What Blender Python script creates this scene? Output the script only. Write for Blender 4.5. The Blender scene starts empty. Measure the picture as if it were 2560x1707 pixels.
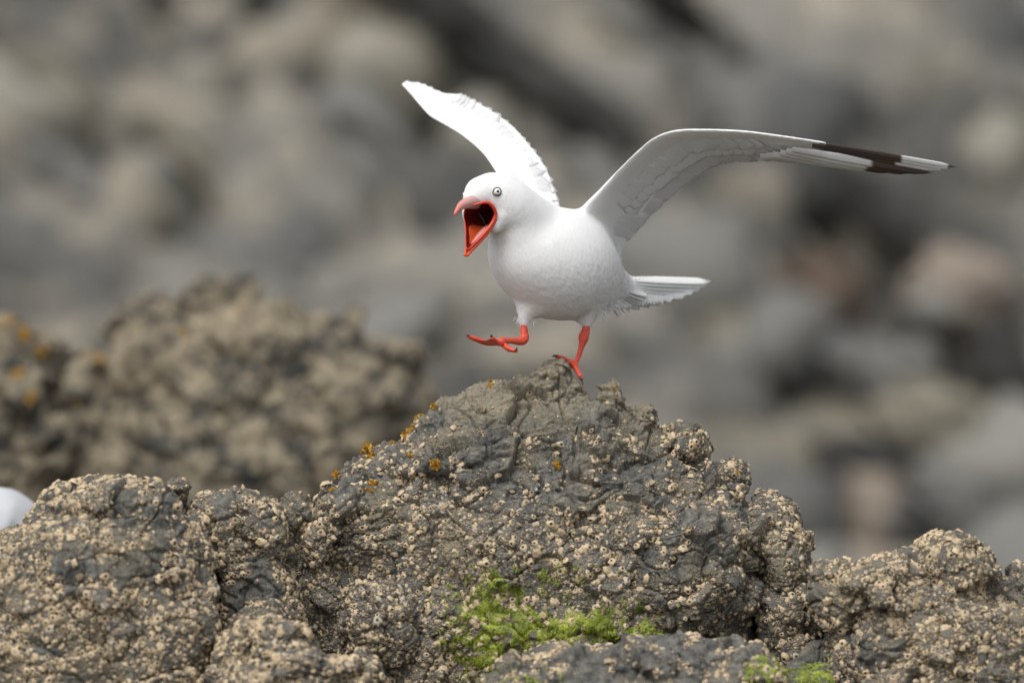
import bpy, math, random
import numpy as np
from mathutils import Vector, Matrix

random.seed(7)
RNG = np.random.default_rng(11)
SC = bpy.context.scene
COL = SC.collection

# ------------------------------------------------------------------ camera, sky, sun, exposure
S = 1.2 / 2560.0          # metres per photograph pixel at the gull
DIST = 13.333             # camera to gull
ZC = 0.45                 # height of the optical axis
cam_d = bpy.data.cameras.new('camera')
cam = bpy.data.objects.new('camera', cam_d)
COL.objects.link(cam)
cam.location = (0, -DIST, ZC)
cam.rotation_euler = (math.radians(90), 0, 0)
cam_d.sensor_width = 36
cam_d.lens = 400
cam_d.clip_start = 0.1
cam_d.clip_end = 600
cam_d.dof.use_dof = True
cam_d.dof.focus_distance = DIST - 0.06
cam_d.dof.aperture_fstop = 2.9
SC.camera = cam

SUN_EL, SUN_AZ = math.radians(56), math.radians(-28)   # azimuth seen from above: 0 = behind the camera, negative = left
world = bpy.data.worlds.new('World')
SC.world = world
world.use_nodes = True
wn, wl = world.node_tree.nodes, world.node_tree.links
wn.clear()
sky = wn.new('ShaderNodeTexSky')
sky.sky_type = 'NISHITA'
sky.sun_disc = False
sky.sun_elevation = SUN_EL
sky.sun_rotation = math.radians(180) + SUN_AZ * -1
sky.air_density = 1.0
sky.dust_density = 3.0
hsv = wn.new('ShaderNodeHueSaturation')
hsv.inputs['Saturation'].default_value = 0.22          # overcast: the blue is veiled by cloud
bg = wn.new('ShaderNodeBackground')
bg.inputs['Strength'].default_value = 0.15
wo = wn.new('ShaderNodeOutputWorld')
wl.new(sky.outputs[0], hsv.inputs['Color'])
wl.new(hsv.outputs[0], bg.inputs['Color'])
wl.new(bg.outputs[0], wo.inputs['Surface'])

sun_d = bpy.data.lights.new('sun', 'SUN')
sun_d.energy = 1.1
sun_d.angle = math.radians(25)
sun_d.color = (1.0, 0.97, 0.92)
sun = bpy.data.objects.new('sun', sun_d)
COL.objects.link(sun)
_to_sun = Vector((math.sin(SUN_AZ) * math.cos(SUN_EL), -math.cos(SUN_AZ) * math.cos(SUN_EL), math.sin(SUN_EL)))
sun.rotation_euler = _to_sun.to_track_quat('Z', 'Y').to_euler()

SC.view_settings.view_transform = 'Standard'
SC.view_settings.look = 'None'
SC.view_settings.exposure = 0.43
SC.view_settings.gamma = 1.0
SC.render.engine = 'CYCLES'
SC.cycles.use_denoising = True
SC.cycles.max_bounces = 6

# ------------------------------------------------------------------ helpers
def W(p, d0=0.0):
    """Photograph pixels (u, v, depth in the same unit, away from the camera) to metres, for an object whose own distance is d0."""
    p = np.asarray(p, float)
    k = 1 + d0 * S / DIST
    o = np.empty_like(p)
    o[..., 0] = (p[..., 0] - 1280) * S * k
    o[..., 1] = p[..., 2] * S
    o[..., 2] = ZC - (p[..., 1] - 853.5) * S * k
    return o

_r = np.random.default_rng(5)
_perm = _r.permutation(256)
_grad = _r.normal(size=(256, 3)); _grad /= np.linalg.norm(_grad, axis=1)[:, None]
_rand4 = _r.uniform(-1, 1, size=(256, 7))

def _hash(ix, iy, iz):
    return _perm[(_perm[(_perm[ix & 255] + iy) & 255] + iz) & 255]

def perlin(p, seed=0.0):
    p = p + np.array([seed * 17.31, seed * 5.77, seed * 11.13])
    i = np.floor(p).astype(np.int64); f = p - i
    w = f * f * f * (f * (f * 6 - 15) + 10)
    out = np.zeros(len(p))
    for a in (0, 1):
        for b in (0, 1):
            for c in (0, 1):
                g = _grad[_hash(i[:, 0] + a, i[:, 1] + b, i[:, 2] + c)]
                d = (f - np.array([a, b, c])) * g
                wt = (w[:, 0] if a else 1 - w[:, 0]) * (w[:, 1] if b else 1 - w[:, 1]) * (w[:, 2] if c else 1 - w[:, 2])
                out += wt * d.sum(1)
    return out * 1.5

def fbm(p, octs=4, seed=0.0, gain=0.5, ridged=False):
    t = np.zeros(len(p)); a = 1.0
    for k in range(octs):
        n = perlin(p * 2.03 ** k, seed + k * 3.1)
        t += a * ((1 - 2 * np.abs(n)) if ridged else n)
        a *= gain
    return t

def worley(p, seed=0.0):
    """nearest distance, second distance, random row of the nearest cell, offset from the nearest feature point"""
    p = p + np.array([seed * 9.7, seed * 3.3, seed * 7.9])
    i = np.floor(p).astype(np.int64); f = p - i
    d1 = np.full(len(p), 9.0); d2 = np.full(len(p), 9.0)
    hid = np.zeros(len(p), np.int64); off = np.zeros((len(p), 3))
    for a in (-1, 0, 1):
        for b in (-1, 0, 1):
            for c in (-1, 0, 1):
                h = _hash(i[:, 0] + a, i[:, 1] + b, i[:, 2] + c)
                v = f - np.array([a, b, c]) - (0.5 + 0.5 * _rand4[h, :3])
                d = np.sqrt((v * v).sum(1))
                closer = d < d1
                d2 = np.where(closer, d1, np.minimum(d2, d))
                d1 = np.where(closer, d, d1)
                hid = np.where(closer, h, hid)
                off = np.where(closer[:, None], v, off)
    return d1, d2, _rand4[hid], off

def facets(p, scale, seed):
    """blocky broken-rock relief: each cell is a tilted plane; ledges where cells meet"""
    q = p / scale
    q = q + 0.25 * np.stack([perlin(q * 1.7, seed + 1), perlin(q * 1.7, seed + 2), perlin(q * 1.7, seed + 3)], 1)
    d1, d2, r, off = worley(q, seed)
    h = (off * r[:, 3:6]).sum(1) * 0.9 + r[:, 6] * 0.3
    crack = np.clip((d2 - d1) / 0.075, 0, 1)
    return h, crack

def smooth(a, b, x):
    t = np.clip((x - a) / (b - a), 0, 1)
    return t * t * (3 - 2 * t)

def mesh(name, V, F, mats, smooth_on=True):
    me = bpy.data.meshes.new(name)
    V = np.asarray(V, np.float32)
    if isinstance(F, np.ndarray):
        n, k = F.shape
        me.vertices.add(len(V)); me.vertices.foreach_set('co', V.ravel())
        me.loops.add(n * k); me.loops.foreach_set('vertex_index', F.astype(np.int32).ravel())
        me.polygons.add(n)
        me.polygons.foreach_set('loop_start', np.arange(0, n * k, k, dtype=np.int32))
        me.update(calc_edges=True)
    else:
        me.from_pydata([tuple(map(float, v)) for v in V], [], F)
        me.update()
    if smooth_on:
        me.polygons.foreach_set('use_smooth', np.ones(len(me.polygons), bool))
    for m in (mats if isinstance(mats, (list, tuple)) else [mats]):
        me.materials.append(m)
    return me

def link(name, me, parent=None, loc=(0, 0, 0)):
    o = bpy.data.objects.new(name, me)
    COL.objects.link(o)
    if parent is not None:
        o.parent = parent
    o.location = loc
    return o

def tag(o, label=None, cat=None, group=None, kind=None):
    if label: o['label'] = label
    if cat: o['category'] = cat
    if group: o['group'] = group
    if kind: o['kind'] = kind
    return o

def part(name, V, F, mats, parent, org, kind=None, smooth_on=True):
    """V in metres in the world; org is the parent's world origin"""
    o = link(name, mesh(name, np.asarray(V) - np.asarray(org), F, mats, smooth_on), parent)
    if kind: o['kind'] = kind
    return o

def attr(me, name, vals):
    a = me.attributes.new(name, 'FLOAT', 'POINT')
    a.data.foreach_set('value', np.asarray(vals, np.float32))

# shapes in pixel space (u, v, d)
def ellipsoid(c, r, rot=None, nu=28, nv=18):
    V, F = [], []
    for j in range(nv + 1):
        th = math.pi * j / nv
        for i in range(nu):
            ph = 2 * math.pi * i / nu
            V.append((math.sin(th) * math.cos(ph), math.cos(th), math.sin(th) * math.sin(ph)))
    V = np.array(V) * np.array(r)
    if rot is not None:
        V = V @ np.array(rot).T
    V = V + np.array(c)
    for j in range(nv):
        for i in range(nu):
            a, b = j * nu + i, j * nu + (i + 1) % nu
            F.append((a, b, b + nu, a + nu))
    return V, F

def rings(R, cap=True):
    """R: n x m x 3 array of closed rings"""
    n, m, _ = R.shape
    F = []
    for j in range(n - 1):
        for i in range(m):
            a, b = j * m + i, j * m + (i + 1) % m
            F.append((a, b, b + m, a + m))
    if cap:
        F.append(tuple(range(m))[::-1]); F.append(tuple((n - 1) * m + i for i in range(m)))
    return R.reshape(-1, 3), F

def catmull(P, n):
    P = np.asarray(P, float)
    Q = np.vstack([2 * P[0] - P[1], P, 2 * P[-1] - P[-2]])
    t = np.linspace(0, len(P) - 1 - 1e-9, n)
    i = t.astype(int); f = (t - i)[:, None]
    a, b, c, d = Q[i], Q[i + 1], Q[i + 2], Q[i + 3]
    return 0.5 * (2 * b + (c - a) * f + (2 * a - 5 * b + 4 * c - d) * f ** 2 + (3 * b - a - 3 * c + d) * f ** 3)

def tube(path, n=24, m=12, up=(0, -1, 0), flat=1.0):
    """path rows: u, v, d, radius; round ends"""
    C = catmull(path, n)
    P, r = C[:, :3], np.maximum(C[:, 3], 0.3)
    T = np.gradient(P, axis=0); T /= np.linalg.norm(T, axis=1)[:, None]
    up = np.array(up, float)
    A = np.cross(T, up); A /= np.linalg.norm(A, axis=1)[:, None] + 1e-9
    B = np.cross(A, T)
    th = np.linspace(0, 2 * math.pi, m, endpoint=False)
    ring = lambda p, a, b, rr: p + rr * (np.cos(th)[:, None] * a + flat * np.sin(th)[:, None] * b)
    R = []
    for q in (0.15, 0.6, 0.88):
        R.append(ring(P[0] - T[0] * r[0] * math.sqrt(1 - q * q), A[0], B[0], r[0] * q))
    for k in range(n):
        R.append(ring(P[k], A[k], B[k], r[k]))
    for q in (0.88, 0.6, 0.15):
        R.append(ring(P[-1] + T[-1] * r[-1] * math.sqrt(1 - q * q), A[-1], B[-1], r[-1] * q))
    return rings(np.array(R))

def mound(rows, m=44, ex=2.4):
    """rows: v, u_left, u_right, depth centre, half depth - horizontal sections from the top down"""
    rows = np.array(rows, float)
    n = max(24, int((rows[-1, 0] - rows[0, 0]) / 14))
    vs = np.linspace(rows[0, 0], rows[-1, 0], n)
    I = lambda k: np.interp(vs, rows[:, 0], rows[:, k])
    ul, ur, dc, hd = I(1), I(2), I(3), I(4)
    th = np.linspace(0, 2 * math.pi, m, endpoint=False)
    c, s = np.cos(th), np.sin(th)
    cx = np.sign(c) * np.abs(c) ** (2 / ex); sx = np.sign(s) * np.abs(s) ** (2 / ex)
    R = np.empty((n, m, 3))
    R[:, :, 0] = ((ul + ur) / 2)[:, None] + ((ur - ul) / 2)[:, None] * cx
    R[:, :, 1] = vs[:, None]
    R[:, :, 2] = dc[:, None] + hd[:, None] * sx
    return rings(R)

def join(shapes):
    V, F, o = [], [], 0
    for v, f in shapes:
        V.append(np.asarray(v)); F += [tuple(i + o for i in q) for q in f]; o += len(v)
    return np.vstack(V), F

def remesh(shapes, voxel, smooth_it=0, cutter=None):
    """one continuous skin round overlapping closed shapes (pixel space); returns V, F(quads)"""
    V, F = join(shapes)
    me = bpy.data.meshes.new('tmp')
    me.from_pydata([tuple(map(float, (v[0], v[2], -v[1]))) for v in V], [], F)
    o = bpy.data.objects.new('tmp', me); COL.objects.link(o)
    import bmesh
    bm = bmesh.new(); bm.from_mesh(me); bmesh.ops.recalc_face_normals(bm, faces=bm.faces); bm.to_mesh(me); bm.free()
    md = o.modifiers.new('r', 'REMESH'); md.mode = 'VOXEL'; md.voxel_size = voxel
    if smooth_it:
        sm = o.modifiers.new('s', 'SMOOTH'); sm.factor = 0.5; sm.iterations = smooth_it
    c = None
    if cutter is not None:
        cv, cf = cutter
        cm = bpy.data.meshes.new('cut'); cm.from_pydata([tuple(map(float, (v[0], v[2], -v[1]))) for v in cv], [], cf)
        bm = bmesh.new(); bm.from_mesh(cm); bmesh.ops.triangulate(bm, faces=bm.faces); bmesh.ops.recalc_face_normals(bm, faces=bm.faces); bm.to_mesh(cm); bm.free()
        c = bpy.data.objects.new('cut', cm); COL.objects.link(c)
        bo = o.modifiers.new('b', 'BOOLEAN'); bo.operation = 'DIFFERENCE'; bo.object = c; bo.solver = 'EXACT'
    dg = bpy.context.evaluated_depsgraph_get(); dg.update()
    ev = o.evaluated_get(dg); m2 = ev.to_mesh()
    nv = len(m2.vertices)
    co = np.empty(nv * 3, np.float32); m2.vertices.foreach_get('co', co)
    co = co.reshape(-1, 3)
    P = np.stack([co[:, 0], -co[:, 2], co[:, 1]], 1).astype(float)
    tot = np.empty(len(m2.polygons), np.int32); m2.polygons.foreach_get('loop_total', tot)
    if (tot == 4).all():
        li = np.empty(len(m2.loops), np.int32); m2.loops.foreach_get('vertex_index', li)
        Fq = li.reshape(-1, 4)
    else:
        Fq = [tuple(p.vertices) for p in m2.polygons]
    ev.to_mesh_clear()
    for x in (o, c):
        if x is not None:
            d = x.data; bpy.data.objects.remove(x); bpy.data.meshes.remove(d)
    return P, Fq

def normals(V, F):
    """vertex normals of a quad mesh, outward for the remesher's winding (in pixel space the handedness is mirrored)"""
    a = V[F[:, 2]] - V[F[:, 0]]; b = V[F[:, 3]] - V[F[:, 1]]
    fn = np.cross(a, b)
    vn = np.zeros_like(V)
    for k in range(F.shape[1]):
        np.add.at(vn, F[:, k], fn)
    return vn / (np.linalg.norm(vn, axis=1)[:, None] + 1e-12), fn

def frame_from(nrm, spin):
    nrm = nrm / np.linalg.norm(nrm)
    a = np.cross(nrm, (0.31, 0.2, 0.93)); a /= np.linalg.norm(a)
    b = np.cross(nrm, a)
    c, s = math.cos(spin), math.sin(spin)
    return np.stack([a * c + b * s, b * c - a * s, nrm], 1)

# ------------------------------------------------------------------ materials
def mat(name):
    m = bpy.data.materials.new(name); m.use_nodes = True
    nt = m.node_tree
    return m, nt, nt.nodes['Principled BSDF'], nt.nodes['Material Output']

def N(nt, t, **kw):
    n = nt.nodes.new(t)
    for k, v in kw.items():
        if k in n.inputs.keys() if hasattr(n.inputs, 'keys') else False:
            n.inputs[k].default_value = v
        else:
            setattr(n, k, v)
    return n

def noise(nt, coord, scale, detail=5, rough=0.6, dist=0.0):
    n = N(nt, 'ShaderNodeTexNoise', Scale=scale, Detail=detail, Roughness=rough, Distortion=dist)
    nt.links.new(coord, n.inputs['Vector'])
    return n.outputs['Fac']

def ramp(nt, fac, stops):
    r = nt.nodes.new('ShaderNodeValToRGB')
    e = r.color_ramp.elements
    while len(e) > len(stops): e.remove(e[-1])
    while len(e) < len(stops): e.new(0.5)
    for el, (p, c) in zip(e, stops):
        el.position = p
        el.color = (c, c, c, 1) if isinstance(c, (int, float)) else (*c, 1)
    nt.links.new(fac, r.inputs['Fac'])
    return r.outputs['Color']

def mix(nt, fac, a, b, mode='MIX'):
    m = nt.nodes.new('ShaderNodeMix'); m.data_type = 'RGBA'; m.blend_type = mode
    for sock, val in ((m.inputs[0], fac), (m.inputs[6], a), (m.inputs[7], b)):
        if isinstance(val, bpy.types.NodeSocket): nt.links.new(val, sock)
        elif isinstance(val, (int, float)): sock.default_value = val
        else: sock.default_value = (*val, 1)
    return m.outputs[2]

def math_n(nt, op, a, b=None, clamp=False):
    m = nt.nodes.new('ShaderNodeMath'); m.operation = op; m.use_clamp = clamp
    for k, val in enumerate((a, b)):
        if val is None: continue
        if isinstance(val, bpy.types.NodeSocket): nt.links.new(val, m.inputs[k])
        else: m.inputs[k].default_value = val
    return m.outputs[0]

def bump(nt, h, strength, dist, prev=None):
    b = N(nt, 'ShaderNodeBump'); b.inputs['Strength'].default_value = strength; b.inputs['Distance'].default_value = dist
    nt.links.new(h, b.inputs['Height'])
    if prev is not None: nt.links.new(prev, b.inputs['Normal'])
    return b.outputs['Normal']

def plain(name, col, rough=0.6, spec=0.3, sss=0.0):
    m, nt, p, _ = mat(name)
    p.inputs['Base Color'].default_value = (*col, 1)
    p.inputs['Roughness'].default_value = rough
    p.inputs['Specular IOR Level'].default_value = spec
    if sss:
        p.inputs['Subsurface Weight'].default_value = sss
        p.inputs['Subsurface Radius'].default_value = (0.004, 0.0015, 0.001)
    return m

def rock_material(name, dark, mid, warm, crust_col, k=1.0, crust=True, dry=None, thr=(0.36, 0.62)):
    m, nt, p, _ = mat(name)
    tc = N(nt, 'ShaderNodeTexCoord').outputs['Object']
    big = noise(nt, tc, 14 * k, 4, 0.6, 0.3)
    med = noise(nt, tc, 75 * k, 6, 0.65)
    fine = noise(nt, tc, 420 * k, 5, 0.7)
    c = mix(nt, ramp(nt, med, [(thr[0], 0.0), (thr[1], 1.0)]), dark, mid)
    c = mix(nt, ramp(nt, big, [(0.48, 0.0), (0.66, 0.75)]), c, warm)
    c = mix(nt, 0.85, c, ramp(nt, fine, [(0.3, 0.35), (0.5, 0.9), (0.72, 1.5)]), 'MULTIPLY')
    if dry is not None:
        ad = N(nt, 'ShaderNodeAttribute'); ad.attribute_name = 'dry'
        fd = math_n(nt, 'MULTIPLY', ad.outputs['Fac'], ramp(nt, noise(nt, tc, 190, 5, 0.7), [(0.38, 0.15), (0.58, 1.0)]))
        c = mix(nt, fd, c, dry)
    h = math_n(nt, 'ADD', math_n(nt, 'MULTIPLY', med, 1.0), math_n(nt, 'MULTIPLY', fine, 0.45))
    if crust:
        at = N(nt, 'ShaderNodeAttribute'); at.attribute_name = 'crust'
        vo = N(nt, 'ShaderNodeTexVoronoi', Scale=300 * k); nt.links.new(tc, vo.inputs['Vector'])
        spot = ramp(nt, vo.outputs['Distance'], [(0.30, 1.0), (0.52, 0.0)])
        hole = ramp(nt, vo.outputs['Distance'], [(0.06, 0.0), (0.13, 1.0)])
        pick = ramp(nt, math_n(nt, 'ADD', math_n(nt, 'MULTIPLY', at.outputs['Fac'], 0.9), math_n(nt, 'SUBTRACT', med, 0.5)), [(0.38, 0.0), (0.62, 1.0)])
        f = math_n(nt, 'MULTIPLY', spot, pick)
        cc = mix(nt, ramp(nt, noise(nt, tc, 120 * k, 2), [(0.35, 0.0), (0.7, 1.0)]), crust_col, tuple(x * 0.62 for x in crust_col))
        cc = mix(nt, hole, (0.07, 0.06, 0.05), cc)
        c = mix(nt, math_n(nt, 'MULTIPLY', f, 0.85), c, cc)
        h = math_n(nt, 'ADD', h, math_n(nt, 'MULTIPLY', math_n(nt, 'MULTIPLY', f, hole), 0.5))
    nt.links.new(c, p.inputs['Base Color'])
    nt.links.new(bump(nt, h, 0.9, 0.004 / k), p.inputs['Normal'])
    p.inputs['Roughness'].default_value = 0.78
    p.inputs['Specular IOR Level'].default_value = 0.35
    return m

M_ROCK = rock_material('rock', (0.060, 0.059, 0.055), (0.190, 0.182, 0.158), (0.23, 0.20, 0.14), (0.43, 0.345, 0.23), dry=(0.29, 0.25, 0.175))
M_ROCK_MID = rock_material('rock_mid', (0.050, 0.050, 0.046), (0.34, 0.29, 0.20), (0.38, 0.31, 0.21), (0.44, 0.36, 0.25), 0.36, thr=(0.45, 0.58))

def barnacle_material():
    m, nt, p, _ = mat('barnacle')
    tc = N(nt, 'ShaderNodeTexCoord').outputs['Object']
    at = N(nt, 'ShaderNodeAttribute'); at.attribute_name = 'tint'
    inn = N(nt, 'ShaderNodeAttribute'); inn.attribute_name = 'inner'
    oi = N(nt, 'ShaderNodeObjectInfo')
    r = math_n(nt, 'FRACT', math_n(nt, 'ADD', at.outputs['Fac'], oi.outputs['Random']))
    c = ramp(nt, r, [(0.0, (0.23, 0.18, 0.115)), (0.3, (0.43, 0.335, 0.21)), (0.7, (0.57, 0.455, 0.295)), (0.9, (0.50, 0.38, 0.25)), (1.0, (0.40, 0.36, 0.29))])
    c = mix(nt, inn.outputs['Fac'], c, (0.055, 0.047, 0.04))  # dark plates in the opening, with the shade of the cavity put into their colour
    nt.links.new(c, p.inputs['Base Color'])
    p.inputs['Roughness'].default_value = 0.75
    p.inputs['Specular IOR Level'].default_value = 0.3
    return m
M_BARN = barnacle_material()

def plumage_material(name, col, tr=0.0, bump_s=0.25, sss=0.0):
    m, nt, p, out = mat(name)
    tc = N(nt, 'ShaderNodeTexCoord').outputs['Object']
    mp = N(nt, 'ShaderNodeMapping'); mp.inputs['Scale'].default_value = (1.0, 1.0, 0.16); mp.inputs['Rotation'].default_value = (0.25, 0.75, 0)
    nt.links.new(tc, mp.inputs['Vector'])
    n1 = noise(nt, mp.outputs[0], 520, 4, 0.7, 0.4)
    n2 = noise(nt, tc, 60, 3, 0.6)
    c = mix(nt, ramp(nt, n2, [(0.35, 0.0), (0.7, 0.5)]), col, tuple(x * 0.95 for x in col))
    nt.links.new(c, p.inputs['Base Color'])
    p.inputs['Roughness'].default_value = 0.85
    p.inputs['Specular IOR Level'].default_value = 0.15
    if sss:
        p.inputs['Subsurface Weight'].default_value = sss
        p.inputs['Subsurface Radius'].default_value = (1.0, 0.92, 0.85)
        p.inputs['Subsurface Scale'].default_value = 0.005
    h = math_n(nt, 'ADD', n1, math_n(nt, 'MULTIPLY', n2, 0.8))
    nt.links.new(bump(nt, h, bump_s, 0.002), p.inputs['Normal'])
    if tr:
        t = N(nt, 'ShaderNodeBsdfTranslucent'); t.inputs['Color'].default_value = (*col, 1)
        mx = N(nt, 'ShaderNodeMixShader'); mx.inputs[0].default_value = tr
        nt.links.new(p.outputs[0], mx.inputs[1]); nt.links.new(t.outputs[0], mx.inputs[2]); nt.links.new(mx.outputs[0], out.inputs['Surface'])
    return m
M_PLUME = plumage_material('white_plumage', (0.775, 0.775, 0.77), 0.0, 0.42, 0.25)
M_COVERT = plumage_material('covert_plumage', (0.88, 0.88, 0.875), 0.25, 0.30)  # body white made lighter, to put bounced light under the wing into the colour
M_FEATHER = plumage_material('white_feather', (0.84, 0.84, 0.84), 0.35, 0.10)
M_GREYF = plumage_material('pale_grey_feather', (0.66, 0.65, 0.655), 0.25, 0.12)

def primary_material(name, stops):
    m, nt, p, out = mat(name)
    at = N(nt, 'ShaderNodeAttribute'); at.attribute_name = 'along'
    c = ramp(nt, at.outputs['Fac'], stops)
    nt.links.new(c, p.inputs['Base Color'])
    p.inputs['Roughness'].default_value = 0.7; p.inputs['Specular IOR Level'].default_value = 0.2
    t = N(nt, 'ShaderNodeBsdfTranslucent'); nt.links.new(c, t.inputs['Color'])
    mx = N(nt, 'ShaderNodeMixShader'); mx.inputs[0].default_value = 0.25
    nt.links.new(p.outputs[0], mx.inputs[1]); nt.links.new(t.outputs[0], mx.inputs[2]); nt.links.new(mx.outputs[0], out.inputs['Surface'])
    return m
_DK, _BR, _WH, _GR = (0.10, 0.083, 0.075), (0.115, 0.08, 0.062), (0.82, 0.82, 0.81), (0.72, 0.70, 0.69)
M_PRIM_OUT = primary_material('outer_primary', [(0.0, _DK), (0.50, _DK), (0.685, _BR), (0.70, _WH), (0.915, _WH), (0.93, _BR), (1.0, _DK)])
M_PRIM_MID = primary_material('middle_primary', [(0.0, _GR), (0.26, _GR), (0.33, _WH), (0.525, _WH), (0.545, _BR), (0.69, _DK), (1.0, _DK)])
M_PRIM_IN = primary_material('inner_primary', [(0.0, (0.74, 0.73, 0.72)), (0.6, (0.70, 0.68, 0.67)), (0.85, (0.78, 0.78, 0.77)), (1.0, (0.8, 0.8, 0.8))])

def leg_material():
    m, nt, p, _ = mat('red_leg_skin')
    tc = N(nt, 'ShaderNodeTexCoord').outputs['Object']
    n = noise(nt, tc, 300, 3, 0.6)
    c = mix(nt, ramp(nt, n, [(0.35, 0.0), (0.7, 1.0)]), (0.62, 0.045, 0.022), (0.72, 0.13, 0.075))
    nt.links.new(c, p.inputs['Base Color'])
    vo = N(nt, 'ShaderNodeTexVoronoi', Scale=500); nt.links.new(tc, vo.inputs['Vector'])
    nt.links.new(bump(nt, vo.outputs['Distance'], 0.5, 0.0012), p.inputs['Normal'])
    p.inputs['Roughness'].default_value = 0.42
    p.inputs['Specular IOR Level'].default_value = 0.45
    return m
M_LEG = leg_material()
M_GAPE = plain('red_gape', (0.66, 0.06, 0.03), 0.35, 0.5)
M_MAND = plain('orange_red_bill', (0.72, 0.10, 0.025), 0.35, 0.5)
M_LINING = plain('mouth_lining', (0.15, 0.010, 0.009), 0.45, 0.35)
M_TONGUE = plain('pink_tongue', (0.62, 0.24, 0.21), 0.35, 0.5)
M_CLAW = plain('dark_claw', (0.05, 0.045, 0.045), 0.35, 0.5)
M_IRIS = plain('white_iris', (0.90, 0.88, 0.84), 0.25, 0.5)
M_PUPIL = plain('black_pupil', (0.006, 0.006, 0.007), 0.08, 0.7)
M_RING = plain('dark_eye_ring', (0.055, 0.05, 0.055), 0.5, 0.3)

def upper_bill_material():
    m, nt, p, _ = mat('pink_bill')
    at = N(nt, 'ShaderNodeAttribute'); at.attribute_name = 'along'
    tc = N(nt, 'ShaderNodeTexCoord').outputs['Object']
    c = ramp(nt, at.outputs['Fac'], [(0.0, (0.42, 0.31, 0.31)), (0.35, (0.60, 0.31, 0.28)), (0.65, (0.64, 0.20, 0.15)), (0.92, (0.62, 0.09, 0.045))])
    c = mix(nt, ramp(nt, noise(nt, tc, 260, 4), [(0.45, 0.0), (0.75, 0.5)]), c, (0.56, 0.40, 0.38))
    nt.links.new(c, p.inputs['Base Color'])
    p.inputs['Roughness'].default_value = 0.35; p.inputs['Specular IOR Level'].default_value = 0.5
    return m
M_UBILL = upper_bill_material()
M_LICHEN = None
def lichen_material():
    m, nt, p, _ = mat('orange_lichen')
    tc = N(nt, 'ShaderNodeTexCoord').outputs['Object']
    c = ramp(nt, noise(nt, tc, 220, 4), [(0.3, (0.30, 0.15, 0.015)), (0.5, (0.52, 0.29, 0.03)), (0.72, (0.62, 0.42, 0.08))])
    nt.links.new(c, p.inputs['Base Color']); p.inputs['Roughness'].default_value = 0.8
    return m
M_LICHEN = lichen_material()
def algae_material():
    m, nt, p, out = mat('green_algae')
    tc = N(nt, 'ShaderNodeTexCoord').outputs['Object']
    c = ramp(nt, noise(nt, tc, 45, 3), [(0.3, (0.13, 0.145, 0.02)), (0.5, (0.28, 0.34, 0.03)), (0.7, (0.46, 0.53, 0.07))])
    nt.links.new(c, p.inputs['Base Color']); p.inputs['Roughness'].default_value = 0.5
    t = N(nt, 'ShaderNodeBsdfTranslucent'); nt.links.new(c, t.inputs['Color'])
    mx = N(nt, 'ShaderNodeMixShader'); mx.inputs[0].default_value = 0.3
    nt.links.new(p.outputs[0], mx.inputs[1]); nt.links.new(t.outputs[0], mx.inputs[2]); nt.links.new(mx.outputs[0], out.inputs['Surface'])
    return m
M_ALGAE = algae_material()
M_SNAIL = plain('blue_grey_snail', (0.30, 0.33, 0.37), 0.3, 0.5)

# ------------------------------------------------------------------ the setting: ground and slope
def far_material(name, a, b, c_, k, diag=True):
    m, nt, p, _ = mat(name)
    tc = N(nt, 'ShaderNodeTexCoord').outputs['Object']
    mp = N(nt, 'ShaderNodeMapping')
    mp.inputs['Rotation'].default_value = (0, math.radians(48 if diag else 0), 0)
    mp.inputs['Scale'].default_value = (0.45 if diag else 1, 1, 1)
    nt.links.new(tc, mp.inputs['Vector'])
    n1 = noise(nt, mp.outputs[0], 2.6 * k, 5, 0.6, 0.4)
    n2 = noise(nt, mp.outputs[0], 9 * k, 4, 0.6)
    n3 = noise(nt, tc, 60 * k, 4, 0.65)
    col = mix(nt, ramp(nt, n1, [(0.40, 0.0), (0.60, 1.0)]), a, b)
    col = mix(nt, ramp(nt, n2, [(0.50, 0.0), (0.66, 0.8)]), col, c_)
    col = mix(nt, 0.7, col, ramp(nt, n3, [(0.3, 0.5), (0.7, 1.4)]), 'MULTIPLY')
    nt.links.new(col, p.inputs['Base Color'])
    nt.links.new(bump(nt, n3, 0.8, 0.02), p.inputs['Normal'])
    p.inputs['Roughness'].default_value = 0.75; p.inputs['Specular IOR Level'].default_value = 0.35
    return m
M_GROUND = far_material('shingle', (0.06, 0.058, 0.052), (0.13, 0.12, 0.10), (0.20, 0.175, 0.14), 1.5, False)
M_SLOPE = far_material('slope_rock', (0.071, 0.071, 0.067), (0.221, 0.210, 0.186), (0.376, 0.332, 0.259), 1.0)

g = 300.0
n = 24
xs = np.linspace(-g, g, n + 1)
GX, GY = np.meshgrid(xs, xs)
GV = np.stack([GX.ravel(), GY.ravel(), np.full(GX.size, -0.02)], 1)
idx = np.arange((n + 1) ** 2).reshape(n + 1, n + 1)
GF = np.stack([idx[:-1, :-1].ravel(), idx[:-1, 1:].ravel(), idx[1:, 1:].ravel(), idx[1:, :-1].ravel()], 1)
tag(link('ground', mesh('ground', GV, GF, M_GROUND)), 'dark shingle ground of the shore under the rocks', None, None, 'structure')

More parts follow.
